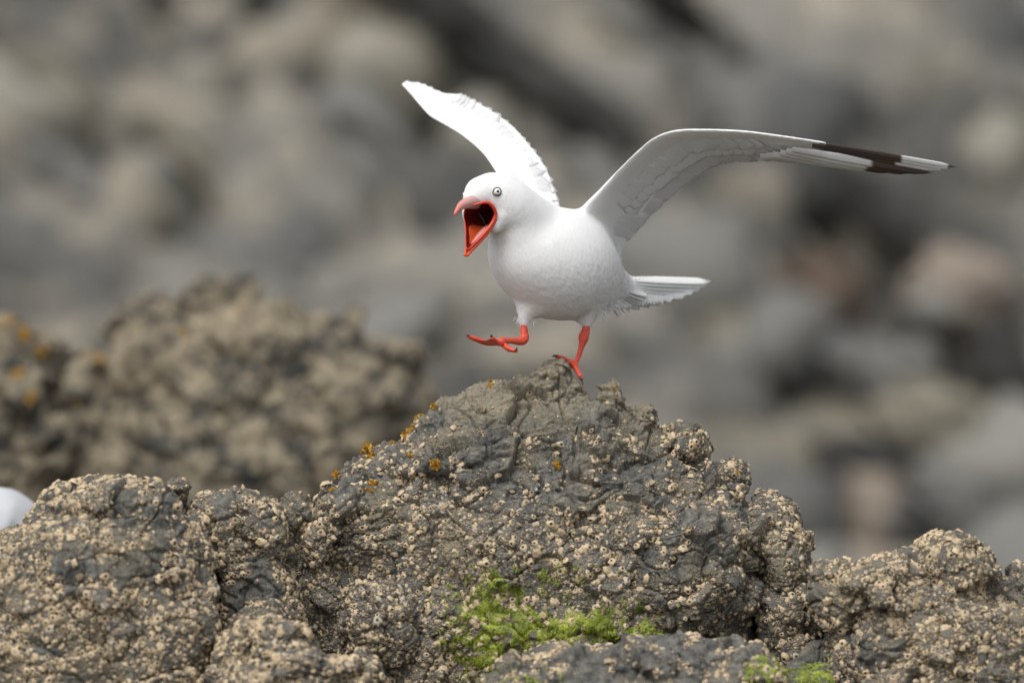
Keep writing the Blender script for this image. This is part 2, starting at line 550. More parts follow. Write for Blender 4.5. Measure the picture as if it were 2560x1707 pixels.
def build_slope():
    nx, nt_ = 420, 240
    x = np.linspace(-5.5, 5.5, nx); t = np.linspace(-0.4, 6, nt_)
    X, T = np.meshgrid(x, t)
    ang = math.radians(44)
    base = np.stack([X.ravel(), 5.8 + T.ravel() * math.cos(ang) + 0.12 * np.abs(X.ravel()), T.ravel() * math.sin(ang)], 1)
    rot = math.radians(48)
    q = base.copy()
    qa = q[:, 0] * math.cos(rot) - q[:, 2] * math.sin(rot)     # along the diagonal beds
    qb = q[:, 0] * math.sin(rot) + q[:, 2] * math.cos(rot)
    qq = np.stack([qa * 0.38, q[:, 1] * 0.8, qb], 1)
    h1, c1 = facets(qq, 0.42, 3)
    h2, c2 = facets(qq, 0.15, 5)
    d = 0.17 * h1 - 0.05 * (1 - c1) + 0.065 * h2 - 0.02 * (1 - c2) + 0.12 * fbm(base * 0.9, 4, 2) + 0.02 * fbm(base * 9, 3, 8)
    nrm = np.array([0, -math.sin(ang), math.cos(ang)])
    V = base + d[:, None] * nrm
    idx = np.arange(nx * nt_).reshape(nt_, nx)
    F = np.stack([idx[:-1, :-1].ravel(), idx[:-1, 1:].ravel(), idx[1:, 1:].ravel(), idx[1:, :-1].ravel()], 1)
    tag(link('rocky_slope', mesh('rocky_slope', V, F, M_SLOPE)), 'grey broken rock slope behind the gull, out of focus', None, None, 'structure')
build_slope()

# boulders on the slope, one by one
FAR_MATS = {
    'dark': far_material('dark_boulder', (0.033, 0.032, 0.031), (0.072, 0.071, 0.065), (0.105, 0.098, 0.084), 3, False),
    'grey': far_material('grey_boulder', (0.171, 0.170, 0.164), (0.282, 0.278, 0.261), (0.362, 0.342, 0.298), 3, False),
    'tan': far_material('tan_boulder', (0.239, 0.218, 0.169), (0.378, 0.343, 0.263), (0.467, 0.428, 0.338), 3, False),
    'rust': far_material('rust_boulder', (0.13, 0.092, 0.068), (0.22, 0.155, 0.115), (0.28, 0.21, 0.165), 3, False),
    'pink': far_material('pink_boulder', (0.34, 0.275, 0.225), (0.48, 0.39, 0.32), (0.5, 0.45, 0.38), 3, False),
    'white': plain('white_stone', (0.47, 0.48, 0.50), 0.6, 0.3),
}
import bmesh
def boulder(u, v, y, ru, rv, tone, label, seed, tilt=0.0, group='boulders on the slope', sub=4, name='boulder', rough=1.25):
    if group == 'boulders on the slope':                     # seat it on the slope
        for _ in range(6):
            k = 1 + y / DIST
            z = ZC - (v - 853.5) * S * k
            if z > 0.12: y = 5.8 + z / math.tan(math.radians(44)) + 0.12 * abs((u - 1280) * S * k) + (0.10 if v < 640 and tone in ('grey', 'tan') else 0.04 if tone == 'dark' else 0.065)
            else: break
        else: y = y
        if z <= 0.12: y = y + 0.13
    k = 1 + y / DIST
    bm = bmesh.new(); bmesh.ops.create_icosphere(bm, subdivisions=sub, radius=1)
    V = np.array([v_.co[:] for v_ in bm.verts]); F = np.array([[w.index for w in f.verts] for f in bm.faces]); bm.free()
    h1, c1 = facets(V, 0.8, seed)
    h2, c2 = facets(V, 0.36, seed + 9)
    d = 1 + rough * (0.28 * h1 - 0.06 * (1 - c1) + 0.08 * h2 + 0.05 * fbm(V * 3, 3, seed))
    V = V * d[:, None]
    sx, sz = ru * S * k, rv * S * k
    V = V * np.array([sx, 0.8 * (sx + sz) / 2 + 0.02, sz]) * (1.12 if group == 'boulders on the slope' else 1)
    c, s = math.cos(tilt), math.sin(tilt)
    V = np.stack([V[:, 0] * c + V[:, 2] * s, V[:, 1], -V[:, 0] * s + V[:, 2] * c], 1)
    zmin = V[:, 2].min()
    V[:, 2] -= zmin
    o = link(name, mesh(name, V, F, FAR_MATS[tone]), None, ((u - 1280) * S * k, y, ZC - (v - 853.5) * S * k + zmin))
    return tag(o, label, 'boulder', group)

def rubble():
    rg = np.random.default_rng(77)
    bm = bmesh.new(); bmesh.ops.create_icosphere(bm, subdivisions=2, radius=1)
    V0 = np.array([q.co[:] for q in bm.verts]); F0 = np.array([[w.index for w in f.verts] for f in bm.faces]); bm.free()
    var = []
    for q in range(6):
        h, c = facets(V0, 0.9, 50 + q)
        var.append(V0 * (1 + 0.5 * h)[:, None] * rg.uniform(0.6, 1.2, 3))
    VV, FF, TT = [], [], []
    ang = math.radians(44)
    for j in range(240):
        x, t = rg.uniform(-2.2, 2.2), rg.uniform(-0.6, 3.4)
        p = np.array([x, 5.8 + t * math.cos(ang) + 0.12 * abs(x) + 0.06, max(0.0, t * math.sin(ang)) + 0.05])
        if t < 0: p[1] = 5.8 + 2.2 * t
        r = 0.05 + 0.13 * rg.random() ** 2
        R = frame_from(rg.normal(size=3), rg.uniform(0, 6.28))
        VV.append((var[rg.integers(6)] * r) @ R.T + p); FF.append(F0 + j * len(V0)); TT.append(np.full(len(V0), rg.random()))
    V = np.vstack(VV)
    m, nt, p, _ = mat('rubble')
    at = N(nt, 'ShaderNodeAttribute'); at.attribute_name = 'tint'
    c = ramp(nt, at.outputs['Fac'], [(0.0, (0.05, 0.05, 0.048)), (0.3, (0.11, 0.108, 0.10)), (0.55, (0.18, 0.175, 0.155)), (0.75, (0.24, 0.22, 0.17)), (0.9, (0.19, 0.155, 0.12)), (1.0, (0.28, 0.255, 0.21))])
    nt.links.new(c, p.inputs['Base Color']); p.inputs['Roughness'].default_value = 0.75
    org = V.mean(0)
    me = mesh('rubble', V - org, np.vstack(FF), m); attr(me, 'tint', np.concatenate(TT))
    tag(link('rubble', me, None, tuple(org)), 'blurred loose stones strewn over the slope between the boulders', 'rubble', None, 'stuff')
D = math.radians
BOULDERS = [
    # u, v, y, ru, rv, tone, tilt, label
    (1180, 90, 7.3, 330, 120, 'dark', 0.6, 'broad dark slab at the top edge above the raised wing'),
    (1000, 420, 6.6, 170, 70, 'dark', 0.6, 'dark slab right behind the white wing, above the gull\'s head'),
    (1480, 300, 6.9, 230, 90, 'dark', 0.7, 'dark slab in the gap between the two wings'),
    (1600, 470, 6.5, 150, 60, 'grey', 0.7, 'grey slab just under the bend of the spread wing'),
    (1750, 40, 7.4, 200, 80, 'dark', 0.6, 'dark slab at the top edge over the spread wing'),
    (130, 90, 7.3, 160, 80, 'dark', 0.4, 'dark slab in the top left corner'),
    (2480, 60, 7.4, 150, 90, 'dark', 0.6, 'dark slab in the top right corner'),
    (430, 60, 7.0, 110, 75, 'dark', 0.3, 'black blurred boulder at the top edge above the short tan boulder'),
    (480, 165, 6.6, 110, 62, 'tan', 0.4, 'tan blurred boulder just under the black boulder near the top left corner'),
    (40, 215, 7.0, 110, 55, 'dark', 0.2, 'dark brown blurred rock hollow-sided at the upper edge of the left side'),
    (85, 370, 6.6, 80, 65, 'dark', 0.5, 'black blurred boulder low on the left side above the pale streak'),
    (770, 330, 6.5, 105, 55, 'dark', -0.2, 'small black blurred boulder left of the gull\'s raised white wing'),
    (830, 215, 6.9, 120, 80, 'grey', 0.5, 'grey blurred boulder between the black one and the white wing tip'),
    (300, 330, 6.5, 190, 75, 'tan', 0.6, 'long tan blurred slab sloping down left of the small black boulder'),
    (560, 470, 6.2, 200, 70, 'tan', 0.55, 'long pale tan slab in the middle of the left side, above the barnacled outcrop'),
    (330, 590, 6.0, 220, 80, 'grey', 0.5, 'broad grey slab above the barnacled outcrop on the left side'),
    (900, 560, 6.2, 170, 90, 'grey', 0.5, 'grey slab left of the open red bill'),
    (720, 690, 5.6, 240, 70, 'grey', 0.35, 'wide pale grey boulder above the knob of the barnacled outcrop'),
    (1720, 160, 7.2, 200, 60, 'grey', 0.7, 'long grey slab above the spread wing'),
    (2230, 140, 7.2, 230, 90, 'grey', 0.75, 'large pale grey slab below the top right corner, above the wing tip'),
    (2420, 330, 6.9, 170, 70, 'tan', 0.75, 'tan slab behind the dark wing tip'),
    (1960, 250, 7.2, 150, 60, 'dark', 0.75, 'dark slab above the middle of the spread wing'),
    (1700, 620, 6.3, 230, 80, 'grey', 0.6, 'grey slab over the white tail'),
    (1900, 560, 6.4, 200, 60, 'tan', 0.65, 'tan slab under the spread wing'),
    (2230, 560, 6.4, 130, 80, 'dark', 0.5, 'dark rock under the black and white wing tip'),
    (2040, 735, 5.8, 125, 85, 'rust', 0.2, 'rusty brown boulder right of the tail tip'),
    (2390, 745, 5.7, 115, 110, 'pink', 0.1, 'pinkish round boulder at the right side'),
    (1640, 960, 5.3, 150, 70, 'grey', 0.2, 'grey boulder just behind the right shoulder of the perch rock'),
    (1880, 850, 5.5, 190, 70, 'tan', 0.15, 'flat tan boulder below the rusty brown boulder'),
    (2180, 940, 5.3, 190, 85, 'grey', 0.2, 'large grey boulder below the pinkish round boulder'),
    (2500, 960, 5.2, 90, 130, 'dark', 0.0, 'dark rock standing for the shaded hollow at the right edge below the pinkish boulder'),  # a dark hollow here: its shade is put in as a dark-coloured rock
    (1880, 1150, 4.8, 170, 85, 'tan', 0.3, 'pale tan rounded boulder beside the right shoulder of the perch rock'),
    (2350, 1080, 4.9, 160, 95, 'tan', 0.3, 'pale boulder with a bright streak below the dark hollow at the right edge'),
    (2170, 1190, 4.7, 150, 75, 'dark', 0.2, 'dark boulder among the pale ones above the right barnacled rock'),
    (2440, 1290, 4.5, 190, 80, 'grey', 0.1, 'grey boulder just above the right barnacled rock'),
    (2080, 1340, 4.4, 160, 70, 'grey', 0.1, 'low grey boulder between the perch rock and the right barnacled rock'),
    (1150, 880, 5.2, 160, 80, 'tan', 0.1, 'pale tan boulder under the raised red foot'),
    (1000, 800, 5.4, 150, 60, 'grey', 0.3, 'grey boulder left of the raised red foot'),
]
for i, (u, v, y, ru, rv, tone, tilt, label) in enumerate(BOULDERS):
    if y > 5.9: ru, rv, tilt = ru * 1.35, rv * 0.78, 0.72 + 0.16 * math.sin(i * 2.7)
    elif tilt < 0.35 and ru > rv * 1.3: tilt = 0.4
    boulder(u, v, y, ru, rv, tone, label, 20 + i, tilt)

# ------------------------------------------------------------------ barnacles
def barnacle_shape(seed, seg=10, closed=False, star=0.0):
    r = np.random.default_rng(seed)
    lob = r.uniform(0.80, 1.22, seg)
    if star: lob = lob * (1 + star * np.where(np.arange(seg) % 2 == 0, 1, -1))
    th = np.linspace(0, 2 * math.pi, seg, endpoint=False) + r.uniform(-0.12, 0.12, seg)
    ox, oy = r.uniform(-0.12, 0.12, 2)
    hgt = r.uniform(0.32, 0.66)
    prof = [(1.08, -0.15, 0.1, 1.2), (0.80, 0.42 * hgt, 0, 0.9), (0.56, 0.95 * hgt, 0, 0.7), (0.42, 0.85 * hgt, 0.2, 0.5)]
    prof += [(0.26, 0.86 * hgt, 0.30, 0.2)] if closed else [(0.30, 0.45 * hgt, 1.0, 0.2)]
    V, inn = [], []
    for (rad, z, ii, lk) in prof:
        for a, l in zip(th, lob):
            q = rad * (1 + (l - 1) * lk)
            V.append((q * math.cos(a) + ox * max(z, 0), q * math.sin(a) * 0.92 + oy * max(z, 0), z * (1 + 0.3 * (l - 1)))); inn.append(ii)
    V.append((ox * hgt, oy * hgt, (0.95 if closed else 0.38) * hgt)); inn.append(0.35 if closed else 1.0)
    F = []
    n = len(prof)
    for j in range(n - 1):
        for i in range(seg):
            a, b = j * seg + i, j * seg + (i + 1) % seg
            F += [(a, b, b + seg), (a, b + seg, a + seg)]
    for i in range(seg):
        F.append(((n - 1) * seg + i, (n - 1) * seg + (i + 1) % seg, n * seg))
    return np.array(V), np.array(F), np.array(inn)

BARN = []
for q in range(9):
    V, F, inn = barnacle_shape(q + 1, 12, q % 3 == 0, 0.16 if q in (0, 4) else 0.05)
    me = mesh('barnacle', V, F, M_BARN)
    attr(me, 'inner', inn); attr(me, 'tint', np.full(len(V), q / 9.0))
    BARN.append(me)
BARN_LOW = [barnacle_shape(40 + q, 8, q % 3 == 0, 0.08) for q in range(7)]

rubble()
def scatter(Vw, fc, fn, area, weight, want, radius, rng, spacing=0.62):
    """dart throwing on faces; returns list of (face, radius), spaced apart. Vw: face centres in metres"""
    pr = np.maximum(area * weight, 0)
    if pr.sum() <= 0: return []
    cand = rng.choice(len(fc), size=int(want * 2.4), p=pr / pr.sum())
    cell = 0.014
    grid, out = {}, []
    rad = radius(len(cand))
    pz = perlin(fc[cand] / (55 * S), 13) + 0.5 * perlin(fc[cand] / (22 * S), 29)
    rad = rad * np.clip(0.85 + 0.6 * pz, 0.55, 1.2)
    od = np.argsort(-rad); rad = rad[od]; cand = cand[od]
    for f, r in zip(cand, rad):
        p = fc[f]
        key = (int(p[0] // cell), int(p[1] // cell), int(p[2] // cell))
        ok = True
        for a in (-1, 0, 1):
            for b in (-1, 0, 1):
                for c in (-1, 0, 1):
                    for (q, rq) in grid.get((key[0] + a, key[1] + b, key[2] + c), ()):
                        if (p[0] - q[0]) ** 2 + (p[1] - q[1]) ** 2 + (p[2] - q[2]) ** 2 < (spacing * (r + rq)) ** 2:
                            ok = False; break
                    if not ok: break
                if not ok: break
            if not ok: break
        if ok:
            grid.setdefault(key, []).append((p, r)); out.append((f, r))
            if len(out) >= want: break
    return out

ROCKS = {}
def build_rock(name, label, shapes, voxel, seed, d0, material=None, amp=1.0, beds=0.0, density=None, want=0, big=300,
               rad=(4.5, 12.0), cat='rock', group=None, smooth_it=2, post=None):
    P, F = remesh(shapes, voxel, smooth_it)
    nv, _ = normals(P, F)
    cen = P.mean(0)
    if ((P - cen) * nv).sum(1).mean() < 0: nv = -nv
    base_n = nv
    h1, c1 = facets(P * np.array([1, 1.25, 1]), 150, seed)
    h2, c2 = facets(P * np.array([1, 1.3, 1]), 58, seed + 4)
    h3, c3 = facets(P, 17, seed + 8)
    f1 = fbm(P / 95.0, 5, seed + 1, 0.55)
    rg = fbm(P / 38.0, 3, seed + 6, 0.5, True)
    lc = np.minimum(smooth(0.0, 0.05, np.abs(perlin(P / 150.0, seed + 21))), smooth(0.0, 0.04, np.abs(perlin(P / np.array([120.0, 60.0, 90.0]), seed + 24))) * 0.3 + 0.7)
    d = 44 * h1 - 10 * (1 - c1) + 11.0 * h2 - 5.0 * (1 - c2) + 3.4 * h3 - 1.6 * (1 - c3) + 6 * f1 - 1.5 * rg - 17 * (1 - lc)
    if post is not None: d = d + post(P)
    P2 = P + (amp * d)[:, None] * nv
    dens = density(P2) if density is not None else np.zeros(len(P2))
    Vw = W(P2, d0)
    org = np.array([Vw[:, 0].mean(), Vw[:, 1].mean(), Vw[:, 2].min()])
    me = mesh(name, Vw - org, F, material or M_ROCK)
    attr(me, 'crust', smooth(0.18, 0.5, dens))
    attr(me, 'dry', smooth(1075, 985, P2[:, 1] + 30 * f1) if name == 'perch_rock' else np.zeros(len(P2)))
    o = tag(link(name, me, None, tuple(org)), label, cat, group)
    # face data in metres
    fc = Vw[F].mean(1)
    a, b = Vw[F[:, 2]] - Vw[F[:, 0]], Vw[F[:, 3]] - Vw[F[:, 1]]
    fn = np.cross(a, b); area = np.linalg.norm(fn, axis=1) * 0.5
    bn = np.stack([base_n[:, 0], base_n[:, 2], -base_n[:, 1]], 1)
    fnb = bn[F].mean(1)
    fnn = fn / (np.linalg.norm(fn, axis=1)[:, None] + 1e-12)
    sgn = np.sign((fnn * fnb).sum(1)); fnn = fnn * np.where(sgn == 0, 1, sgn)[:, None]
    fnn = 0.6 * fnn + 0.4 * fnb
    fnn /= np.linalg.norm(fnn, axis=1)[:, None]
    ROCKS[name + str(seed)] = (o, org, fc, fnn, area, P2[F].mean(1))
    if want:
        rng = np.random.default_rng(seed)
        fd = dens[F].mean(1)
        inview = (P2[F, 1].mean(1) < 1790)
        w = (smooth(0.30, 0.62, fd) + 0.05 * (fd > 0.02)) * (fnn[:, 1] < 0.30) * inview
        sz = lambda k: (rad[0] + (rad[1] - rad[0]) * rng.random(k) ** 3.4) * S
        got = scatter(None, fc, fnn, area, w, want, sz, rng)
        order = sorted(got, key=lambda t: -t[1])
        for f, r in order[:big]:
            b = link('barnacle', BARN[rng.integers(len(BARN))], o)
            R = frame_from(fnn[f] + rng.normal(0, 0.16, 3), rng.uniform(0, 6.28))
            b.matrix_local = Matrix.LocRotScale(Vector(fc[f] - org - fnn[f] * r * 0.05), Matrix(R.tolist()).to_quaternion(), Vector((r, r * rng.uniform(0.8, 1.1), r * rng.uniform(0.75, 1.2))))
        rest = order[big:]
        if rest:
            VV, FF, TT, II, off = [], [], [], [], 0
            for f, r in rest:
                V0, F0, inn = BARN_LOW[rng.integers(len(BARN_LOW))]
                R = frame_from(fnn[f] + rng.normal(0, 0.2, 3), rng.uniform(0, 6.28))
                VV.append((V0 * np.array([r, r * rng.uniform(0.8, 1.1), r * rng.uniform(0.7, 1.25)])) @ R.T + fc[f] - org)
                FF.append(F0 + off); off += len(V0)
                TT.append(np.full(len(V0), rng.random())); II.append(inn)
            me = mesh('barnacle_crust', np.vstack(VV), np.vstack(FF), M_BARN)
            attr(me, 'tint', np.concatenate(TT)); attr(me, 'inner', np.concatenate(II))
            link('barnacle_crust', me, o)['kind'] = 'stuff'
    return o

def blob(P, u, v, ru, rv):
    return np.exp(-(((P[:, 0] - u) / ru) ** 2 + ((P[:, 1] - v) / rv) ** 2))

# ---- the perch rock
BOT = 1850
main_shapes = [
    mound([(925, 1345, 1420, 5, 28), (938, 1296, 1432, 5, 50), (950, 1215, 1442, 0, 70), (975, 1150, 1452, -5, 88), (1005, 1088, 1468, -10, 110),
           (1050, 1035, 1610, -20, 150), (1100, 1000, 1700, -25, 180), (1150, 890, 1745, -30, 205), (1200, 838, 1800, -40, 235), (1260, 790, 1880, -50, 260),
           (1340, 740, 1905, -60, 285), (1450, 730, 1905, -70, 310), (1560, 740, 1895, -80, 330), (BOT, 760, 1880, -90, 350)], ex=2.2),
    ellipsoid((1392, 930, 5), (34, 28, 40)),                       # the knob under the foot
    ellipsoid((1362, 944, -20), (52, 28, 44)),
    ellipsoid((1528, 1005, -10), (34, 48, 50)),                    # small horn right of the foot
    ellipsoid((1600, 1050, -20), (55, 52, 80)),
    ellipsoid((1705, 1108, -25), (68, 60, 90)),                    # right shoulder
    ellipsoid((1822, 1222, -40), (42, 58, 90)),
    mound([(1245, 1880, 1930, -60, 50), (1280, 1850, 1975, -70, 100), (1340, 1850, 1998, -80, 140), (1420, 1880, 2010, -95, 170), (1520, 1900, 2040, -110, 190), (1640, 1900, 2060, -120, 200), (BOT, 1900, 2080, -120, 220)]),  # right flank beyond the crevice
    ellipsoid((1690, 1440, -230), (195, 190, 165)),                # bare dome at lower right
    ellipsoid((1290, 1440, -250), (300, 170, 130)),
    ellipsoid((920, 1330, -180), (170, 130, 150)),                 # left shoulder
    ellipsoid((1120, 1190, -140), (190, 90, 110), ((1, 0.35, 0), (-0.35, 1, 0), (0, 0, 1))),
    ellipsoid((1560, 1230, -150), (170, 80, 120)),
    ellipsoid((960, 1560, -330), (115, 130, 110)),                 # lump low in front
    ellipsoid((1250, 1620, -280), (170, 120, 120)),
]
def main_density(P):
    u, v = P[:, 0], P[:, 1]
    dn = -0.06 + 0.58 * smooth(1010, 1110, v) + 0.34 * smooth(1220, 1360, v)
    dn = dn - 0.34 * blob(P, 1470, 1200, 190, 70) - 0.62 * blob(P, 1730, 1380, 150, 110) - 0.35 * blob(P, 1240, 1130, 130, 55) - 0.5 * blob(P, 1640, 1600, 200, 90)
    dn = dn - 0.4 * blob(P, 900, 1230, 70, 45) + 0.25 * blob(P, 1330, 990, 70, 30) + 0.35 * blob(P, 1740, 1090, 50, 50) + 0.3 * blob(P, 900, 1330, 130, 60)
    dn = dn - 0.5 * blob(P, 1880, 1560, 45, 130)
    return np.clip(dn + 0.55 * fbm(P / 60.0, 3, 31) + 0.30 * perlin(P / 18.0, 7), 0, 1)
def main_post(P):
    # the upper third is broken bedrock with sloping ledges
    up = smooth(1330, 1050, P[:, 1])
    q = (P[:, 1] + 0.28 * P[:, 0] + 0.35 * P[:, 2]) / 34.0 + 1.2 * perlin(P / 120.0, 61)
    led = np.abs((q % 1.0) - 0.5) * 2
    hh, cc = facets(P * np.array([0.6, 1.2, 1.0]), 30, 77)
    return up * (5.0 * (led ** 0.6 - 0.6) + 6.0 * hh - 4.5 * (1 - cc))
perch = build_rock('perch_rock', 'large dark barnacled rock the gull stands on', main_shapes, 3.3, 2, 0, density=main_density, want=6500, big=300,
                   rad=(3.3, 12.0), post=main_post)

# ---- the rocks beside and in front of it
def dens_full(seed, base=0.85, bare=()):
    def f(P):
        d = base - 0.10 + 0.75 * fbm(P / 62.0, 3, seed) + 0.3 * perlin(P / 18.0, seed + 3)
        for (u, v, ru, rv, a) in bare: d = d - a * blob(P, u, v, ru, rv)
        return np.clip(d, 0, 1)
    return f

build_rock('barnacle_rock', 'big barnacled rock in the lower left corner with a dark cap stone', [
    mound([(1185, 235, 300, -420, 60), (1215, 140, 400, -430, 110), (1260, 105, 450, -440, 150), (1320, 55, 490, -460, 190), (1400, 0, 520, -480, 220),
           (1500, -60, 530, -500, 250), (1640, -90, 560, -510, 260), (BOT, -110, 580, -520, 270)]),
    ellipsoid((280, 1270, -500), (175, 80, 130)), ellipsoid((345, 1300, -540), (115, 62, 90), ((1, -0.2, 0), (0.2, 1, 0), (0, 0, 1))),
    ellipsoid((240, 1440, -610), (230, 150, 120)), ellipsoid((60, 1500, -560), (110, 190, 150)),
    ellipsoid((420, 1600, -640), (140, 130, 110)), ellipsoid((180, 1650, -650), (160, 110, 110))],
    4.2, 12, -480, density=dens_full(41, 0.78, [(380, 1290, 90, 60, 0.7), (300, 1400, 120, 50, 0.45), (150, 1380, 40, 120, 0.3)]), want=3800, big=300, rad=(4.2, 13.0), amp=0.85)

build_rock('barnacle_rock', 'knobbly barnacled rock with a dark pointed top beside the left corner rock', [
    mound([(1212, 585, 615, -260, 30), (1240, 500, 670, -260, 70), (1300, 478, 708, -270, 100), (1380, 470, 712, -280, 110), (1450, 520, 740, -270, 120), (BOT, 500, 800, -260, 140)]),
    ellipsoid((545, 1310, -340), (70, 78, 60)), ellipsoid((655, 1340, -330), (62, 90, 70)), ellipsoid((600, 1265, -300), (62, 50, 60))],
    3.8, 14, -280, density=dens_full(43, 0.8, [(590, 1250, 60, 35, 0.6), (620, 1480, 80, 60, 0.6)]), want=1200, big=160, rad=(4.2, 12.5), amp=0.65)

build_rock('barnacle_rock', 'small round barnacled knob tucked against the left shoulder of the perch rock', [
    ellipsoid((742, 1290, -220), (44, 50, 50)), mound([(1300, 700, 790, -200, 50), (1400, 690, 800, -190, 60), (BOT, 690, 820, -180, 70)])],
    3.4, 16, -210, density=dens_full(45, 0.8), want=200, big=60, rad=(5, 12), amp=0.7)

build_rock('barnacle_rock', 'pale barnacled rock peeking over the right shoulder of the left corner rock', [
    ellipsoid((445, 1240, -300), (34, 42, 45)), mound([(1245, 405, 480, -300, 40), (1400, 390, 500, -290, 60), (BOT, 390, 520, -290, 80)])],
    3.6, 18, -300, density=dens_full(47, 0.75), want=160, big=50, rad=(5, 11), amp=0.7)

build_rock('barnacle_rock', 'rounded barnacled rock at the bottom edge right of the left corner rock', [
    mound([(1528, 660, 725, -640, 50), (1560, 595, 780, -650, 110), (1620, 540, 815, -660, 150), (1700, 510, 870, -670, 180), (BOT, 470, 960, -680, 200)]),
    ellipsoid((680, 1620, -720), (115, 85, 90)), ellipsoid((850, 1690, -700), (120, 60, 110))],
    3.8, 20, -660, density=dens_full(49, 0.85, [(800, 1600, 50, 40, 0.6)]), want=1400, big=220, rad=(4.5, 13.5))

build_rock('slab', 'low grey slab across the bottom edge in front of the perch rock', [
    mound([(1602, 1420, 1840, -560, 60), (1625, 1330, 1900, -580, 120), (1660, 1250, 1905, -600, 160), (1710, 1190, 1900, -620, 190), (BOT, 1100, 1900, -640, 220)]),
    ellipsoid((1560, 1670, -660), (230, 55, 120))],
    3.8, 22, -600, density=dens_full(51, 0.35, [(1700, 1620, 150, 40, 0.3)]), want=700, big=160, rad=(4, 12), amp=0.8)

build_rock('barnacle_rock', 'long barnacled rock in the lower right corner with two humps', [
    mound([(1335, 2320, 2390, -300, 50), (1365, 2260, 2440, -310, 90), (1395, 2130, 2490, -320, 130), (1430, 2030, 2500, -330, 160), (1480, 2020, 2540, -345, 190), (1560, 2080, 2600, -370, 220), (1680, 2060, 2640, -390, 240), (BOT, 2020, 2700, -400, 260)]),
    ellipsoid((2200, 1500, -450), (125, 90, 110)), ellipsoid((2380, 1440, -420), (110, 100, 100)), ellipsoid((2120, 1440, -390), (100, 50, 80)),
    ellipsoid((2420, 1600, -500), (150, 100, 120))],
    4.0, 24, -360, density=dens_full(53, 0.9, [(2050, 1490, 50, 50, 0.7), (2180, 1610, 70, 40, 0.7)]), want=3600, big=300, rad=(4, 12.0))

build_rock('barnacle_rock', 'barnacled rock cut off by the right edge beside the two-humped rock', [
    mound([(1408, 2520, 2620, -300, 50), (1450, 2470, 2690, -310, 110), (1540, 2450, 2740, -330, 160), (BOT, 2420, 2780, -340, 200)]),
    ellipsoid((2540, 1620, -480), (130, 120, 120)), ellipsoid((2460, 1690, -560), (140, 70, 110))],
    4.2, 26, -340, density=dens_full(55, 0.88), want=700, big=150, rad=(5, 12.5))

build_rock('barnacle_rock', 'small mossy rock at the bottom edge right of the grey slab', [
    mound([(1640, 1880, 1930, -640, 40), (1665, 1845, 1960, -650, 80), (1700, 1830, 1970, -660, 100), (BOT, 1800, 2000, -660, 130)])],
    3.4, 28, -640, density=dens_full(57, 0.7), want=180, big=70, rad=(5, 11), amp=0.6)
build_rock('dark_stone', 'smooth dark stone capped with green algae at the bottom edge below the crevice', [
    mound([(1672, 1985, 2070, -600, 40), (1690, 1962, 2090, -610, 70), (1720, 1955, 2100, -620, 90), (BOT, 1940, 2120, -620, 120)])],
    3.6, 30, -600, density=dens_full(59, 0.1), amp=0.5)
build_rock('dark_stone', 'rough dark stone filling the gap under the right hump of the lower right rock', [
    mound([(1590, 2000, 2120, -260, 60), (1640, 1960, 2200, -280, 120), (BOT, 1930, 2260, -300, 160)])],
    4.2, 32, -260, density=dens_full(61, 0.25), want=60, big=40, amp=0.8)

# ---- the blurred outcrop two metres further back, and its neighbours
MD = 1.9 / S
build_rock('outcrop', 'blurred barnacled outcrop with a knob on top behind the left rocks', [
    mound([(790, 430, 800, MD, 120), (830, 280, 900, MD, 200), (900, 250, 1030, MD - 30, 260), (980, 235, 1080, MD - 60, 300), (1080, 235, 1085, MD - 90, 320), (1180, 240, 960, MD - 120, 330), (2000, 230, 950, MD - 140, 380)]),
    ellipsoid((545, 765, MD), (82, 68, 90)), ellipsoid((390, 830, MD - 30), (105, 72, 120)), ellipsoid((650, 880, MD - 190), (170, 90, 120)),
    ellipsoid((330, 1000, MD - 240), (95, 120, 100)), ellipsoid((310, 1130, MD - 320), (75, 100, 80)), ellipsoid((640, 1110, MD - 340), (62, 66, 70)),
    ellipsoid((800, 1000, MD - 250), (110, 80, 100)), ellipsoid((850, 1110, MD - 300), (110, 80, 90)), ellipsoid((500, 1150, MD - 330), (90, 80, 80)), ellipsoid((960, 900, MD - 120), (100, 60, 110))],
    9.0, 34, MD, M_ROCK_MID, amp=1.15, density=dens_full(63, 0.55), smooth_it=1)
build_rock('outcrop', 'blurred outcrop with orange lichen cut off by the left edge', [
    mound([(785, -120, 40, MD - 100, 90), (850, -160, 120, MD - 110, 160), (950, -180, 175, MD - 130, 220), (1080, -180, 190, MD - 160, 260), (2000, -200, 220, MD - 200, 330)]),
    ellipsoid((60, 1000, MD - 330), (100, 90, 100)), ellipsoid((130, 1130, MD - 380), (80, 90, 90)), ellipsoid((60, 870, MD - 220), (70, 50, 80))],
    9.0, 36, MD - 100, M_ROCK_MID, amp=1.1, density=dens_full(65, 0.5), smooth_it=1)
build_rock('outcrop', 'narrow dark blurred rock with lichen standing between the two outcrops', [
    mound([(865, 195, 250, MD - 200, 50), (910, 172, 272, MD - 230, 90), (1050, 155, 290, MD - 260, 110), (2000, 140, 320, MD - 270, 150)])],
    9.0, 38, MD - 80, M_ROCK_MID, amp=1.0, density=dens_full(67, 0.4), smooth_it=1)
boulder(0, 1322, 0.45, 108, 104, 'white', 'smooth white boulder cut off by the left edge behind the left corner rock', 91, 0.2, 'pale stones', 4, rough=0.35)
tag(bpy.context.scene.objects[-1]) if False else None

# ------------------------------------------------------------------ lichen, algae, snails
def nearest_face(key, u, v):
    o, org, fc, fn, area, pf = ROCKS[key]
    dd = (pf[:, 0] - u) ** 2 + (pf[:, 1] - v) ** 2
    near = np.where(dd < max(dd.min() * 1.5, 60))[0]
    near = near[np.argsort(pf[near, 2])]
    return near[0]

